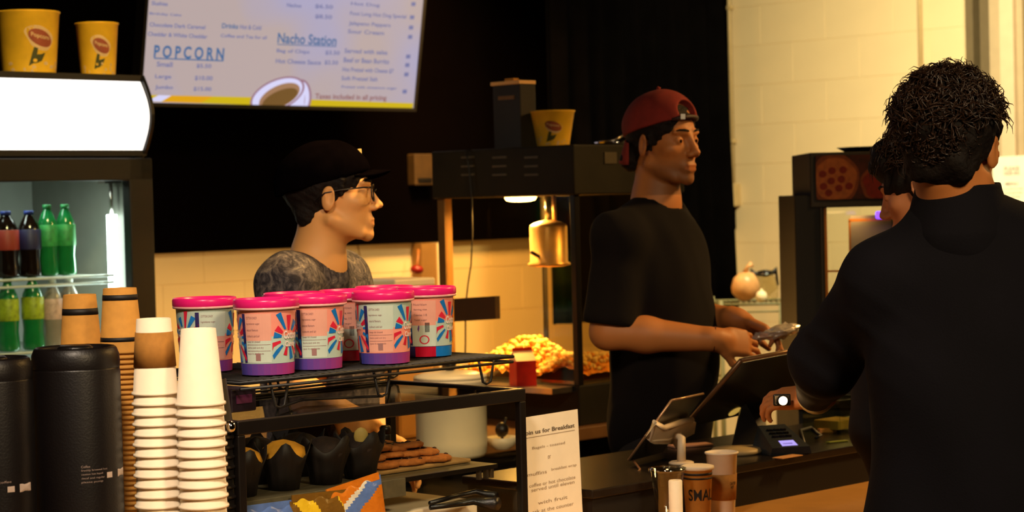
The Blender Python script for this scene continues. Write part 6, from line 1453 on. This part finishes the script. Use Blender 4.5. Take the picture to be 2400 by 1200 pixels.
# ---- customer in the navy jacket, from behind
def man_navy():
    Y = 3.72; Hc = at(2228, 346, Y); H = Head(Hc, 150, 2, 0, 1.03)
    foot = Vector((Hc.x+.075, Y+.04, 0)); root = thing('person', 'customer in a navy jacket seen from behind, reaching a bright disc to the till', 'person', foot)
    bf = 186; R3 = frame(bf)
    nb = at(2246, 482, Y+.01)
    shL = at(2086, 648, Y+.02); shR = at(2490, 640, Y+.02)
    elL = at(1934, 846, Y+.20); wrL = at(1912, 930, Y+.50); elR = at(2560, 900, Y+.10); wrR = at(2480, 1000, Y+.36)
    hL = dict(d=at(1790, 936, Y+.56)-wrL, back=Vector((-.3, -.35, .9)), L=.165, curl=(22, 28, 34, 40), thumb_curl=10, side=1, wr=.026, r=.0085)
    hR = dict(d=Vector((-.3, .9, 0)), back=Vector((.2, 0, 1)), L=.17, curl=(20, 24, 28, 32))
    v = bodyskin('skin', H, nb, (shR, shL), (elR, elL), (wrR, wrL), (hR, hL), .0042, bf, (0, 0, 0), 0, (.44, Y-.30, .85), (1.18, Y+.78, 1.86), neckr=.061)
    sdf_obj('body', v, SKIN, root, skincol(H, (190, 118, 62), .1), 2); eyes(H, root); brows(H, root)
    v = Vol(Hc-Vector((.17, .17, .17)), Hc+Vector((.17, .17, .19)), .0035)
    v.add(H.e((0, -.014, .040), (.088, .112, .094)), .01); v.add(H.cn((-.030, -.066, -.030), (.030, -.066, -.030), .032, .032), .03)
    v.add(H.e((0, .04, .088), (.068, .06, .042)), .03)
    v.sub(H.e((0, .145, -.045), (.12, .085, .085)), .01); v.sub(H.e((0, .055, -.125), (.12, .08, .08)), .01)
    for q in (-1, 1): v.sub(H.e((q*.088, -.004, -.014), (.024, .022, .034)), .006)
    v.warp(wrinkle(.0042, 120, 31)); v.warp(wrinkle(.002, 330, 32)); sdf_obj('hair', v, HAIRM, root, smooth=1)
    messy_hair(H, root, 2400, 5, length=.034)
    JK = mat('navy_jacket_cloth', srgb((10, 8, 17)), .9, var=.12, scale=9, spec=.25, bump=.15, bscale=300)
    v = Vol((.40, Y-.34, .55), (1.32, Y+.66, 1.62), .007)
    v.add(ell((foot.x+.0, foot.y, nb.z-.24), (.225, .150, .25), R3), .04); v.add(ell((foot.x+.01, foot.y, 1.08), (.240, .165, .30), R3), .06); v.add(ell((foot.x+.01, foot.y, .84), (.262, .18, .28), R3), .06)
    v.add(cone(shL, shR, .070, .070), .06); v.add(cone(nb-Z*.03, shL, .060, .064), .06); v.add(cone(nb-Z*.03, shR, .060, .064), .06)
    for s_, e_, w_ in ((shL, elL, wrL), (shR, elR, wrR)):
        v.add(cone(s_, e_, .074, .066), .03); v.add(cone(e_, e_.lerp(w_, .88), .066, .044), .03)
    v.warp(wrinkle(.005, 22, 41, (1, 1, .7)))
    v.warp(lambda X, Y_, Z_: (-.004*np.maximum(0, np.sin((Z_*1.2+X*.9)*75))*np.exp(-((X-elL.x)/.10)**2-((Z_-elL.z-.05)/.12)**2)).astype(np.float32))
    for e_, w_ in ((elL, wrL), (elR, wrR)):
        d_ = (w_-e_).normalized(); Q = d_.to_track_quat('Z', 'Y').to_matrix(); v.sub(rbx(e_.lerp(w_, .90)+d_*.08, (.08, .08, .08), Q, .003), .004)
    v.sub(cone(H.p(0, -.03, -.08), nb+Z*.0, .060, .074), .006); v.below(.62)
    jk = sdf_obj('jacket', v, JK, root, smooth=2)
    v = Vol(nb-Vector((.16, .16, .10)), nb+Vector((.16, .16, .10)), .004)
    v.add(cone(nb-Z*.05, nb+Z*.030, .102, .078), .01); v.sub(cone(nb-Z*.08, nb+Z*.12, .070, .070), .004); v.sub(rbx(nb+Z*(.045+.1), (.2, .2, .1), R3 @ Matrix.Rotation(.10, 3, 'X'), .002), .004); v.warp(wrinkle(.0015, 50, 4))
    co_ = sdf_obj('collar', v, JK, root, smooth=1)
    legs(root, (foot.x, foot.y, .86), bf, mm=TROU, top=1.12)
    # cuff, ring and emissive disc with dark housing at the hand
    wd = (wrL-elL).normalized(); p1 = wd.orthogonal().normalized(); p2 = wd.cross(p1)
    b = MB(); b.tube([wrL-wd*.012+(p1*math.cos(a)+p2*math.sin(a))*.034 for a in [2*PI*i/24 for i in range(24)]], .006, 8, mat('pale_shirt_cuff', srgb((196, 176, 130)), .8, var=.05), True); o = b.obj('shirt_cuff', None, root); o.matrix_parent_inverse = Matrix.Translation(-root.location)
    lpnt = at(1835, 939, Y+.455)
    gl_ = thing('bright_disc', 'small round bright disc at the hand of the customer in the navy jacket', 'light', lpnt)
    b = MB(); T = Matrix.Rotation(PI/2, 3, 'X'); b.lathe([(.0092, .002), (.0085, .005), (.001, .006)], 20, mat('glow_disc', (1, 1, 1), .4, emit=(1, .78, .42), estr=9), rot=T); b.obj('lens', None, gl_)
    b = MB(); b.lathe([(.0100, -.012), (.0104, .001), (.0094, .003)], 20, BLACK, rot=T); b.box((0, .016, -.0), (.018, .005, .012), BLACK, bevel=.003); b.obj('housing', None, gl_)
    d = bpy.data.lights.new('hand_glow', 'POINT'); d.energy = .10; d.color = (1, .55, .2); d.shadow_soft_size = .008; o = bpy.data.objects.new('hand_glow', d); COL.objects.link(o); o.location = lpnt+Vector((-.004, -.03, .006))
man_navy()

# ---- second customer, dark curls, looking down
def customer_two():
    Y = 4.32; Hc = at(2172, 436, Y); H = Head(Hc, 118, -24, 0, .97)
    foot = Vector((Hc.x+.12, Y+.04, 0)); root = thing('person', 'dark haired customer looking down, mostly hidden behind the navy jacket customer', 'person', foot)
    bf = 150; R3 = frame(bf); Hc2 = Hc
    H.R = frame(-62-180+360+0, 0, 0) if False else frame(-118, -17, 0)
    nb = Vector((Hc.x+.055, Y+.0, Hc.z-.185)); hx = R3 @ Vector((1, 0, 0)); 
    shR = nb+hx*.17-Z*.06; shL = nb-hx*.17-Z*.06; fwd_ = R3 @ Vector((0, 1, 0))
    elR = shR-Z*.28; elL = shL-Z*.28; wrR = elR-Z*.2+fwd_*.1; wrL = elL-Z*.2+fwd_*.1
    hh_ = dict(d=Vector((0, .2, -1)), back=hx, L=.17, curl=(20, 24, 28, 32)); h2 = dict(d=Vector((0, .2, -1)), back=-hx, L=.17, curl=(20, 24, 28, 32), side=-1)
    v = bodyskin('skin', H, nb, (shR, shL), (elR, elL), (wrR, wrL), (hh_, h2), .0042, bf, (0, 0, 0), 0, (Hc.x-.26, Y-.32, .65), (Hc.x+.42, Y+.32, 1.72), neckr=.052)
    sdf_obj('body', v, SKIN, root, skincol(H, (200, 130, 86), .05), 2); eyes(H, root); brows(H, root)
    v = Vol(Hc-Vector((.17, .17, .17)), Hc+Vector((.17, .17, .17)), .004)
    v.add(H.e((0, -.012, .038), (.086, .108, .090)), .01); v.add(H.cn((-.03, -.07, -.045), (.03, -.07, -.045), .035, .035), .03); v.add(H.e((0, .060, .080), (.066, .045, .040)), .03)
    v.sub(H.e((0, .150, -.045), (.12, .085, .085)), .01); v.sub(H.e((0, .055, -.125), (.12, .08, .08)), .01)
    for q in (-1, 1): v.sub(H.e((q*.088, -.004, -.014), (.024, .022, .034)), .006)
    v.warp(wrinkle(.005, 110, 51)); sdf_obj('hair', v, HAIRM, root, smooth=1); messy_hair(H, root, 1900, 8, length=.038, curl=1.5)
    v = Vol((Hc.x-.26, Y-.34, .60), (Hc.x+.44, Y+.34, 1.50), .009)
    v.add(ell((foot.x, foot.y, nb.z-.24), (.17, .12, .22), R3), .04); v.add(ell((foot.x, foot.y, .95), (.16, .12, .30), R3), .06); v.add(cone(shL, shR, .055, .055), .04); v.add(cone(nb-Z*.03, nb-Z*.06, .062, .09), .04)
    for s_, e_, w_ in ((shL, elL, wrL), (shR, elR, wrR)): v.add(cone(s_, e_, .062, .056), .03); v.add(cone(e_, e_.lerp(w_, .85), .056, .042), .03)
    v.warp(wrinkle(.004, 26, 61)); v.sub(cone(nb, nb+Z*.1, .058, .07), .006); v.below(.66); sdf_obj('dark_top', v, mat('charcoal_top_cloth', srgb((22, 19, 24)), .9, var=.1), root, smooth=1)
    legs(root, (foot.x, foot.y, .86), bf, mm=TROU, top=.98)
customer_two()
for m_ in list(bpy.data.meshes):
    if m_.users == 0: bpy.data.meshes.remove(m_)
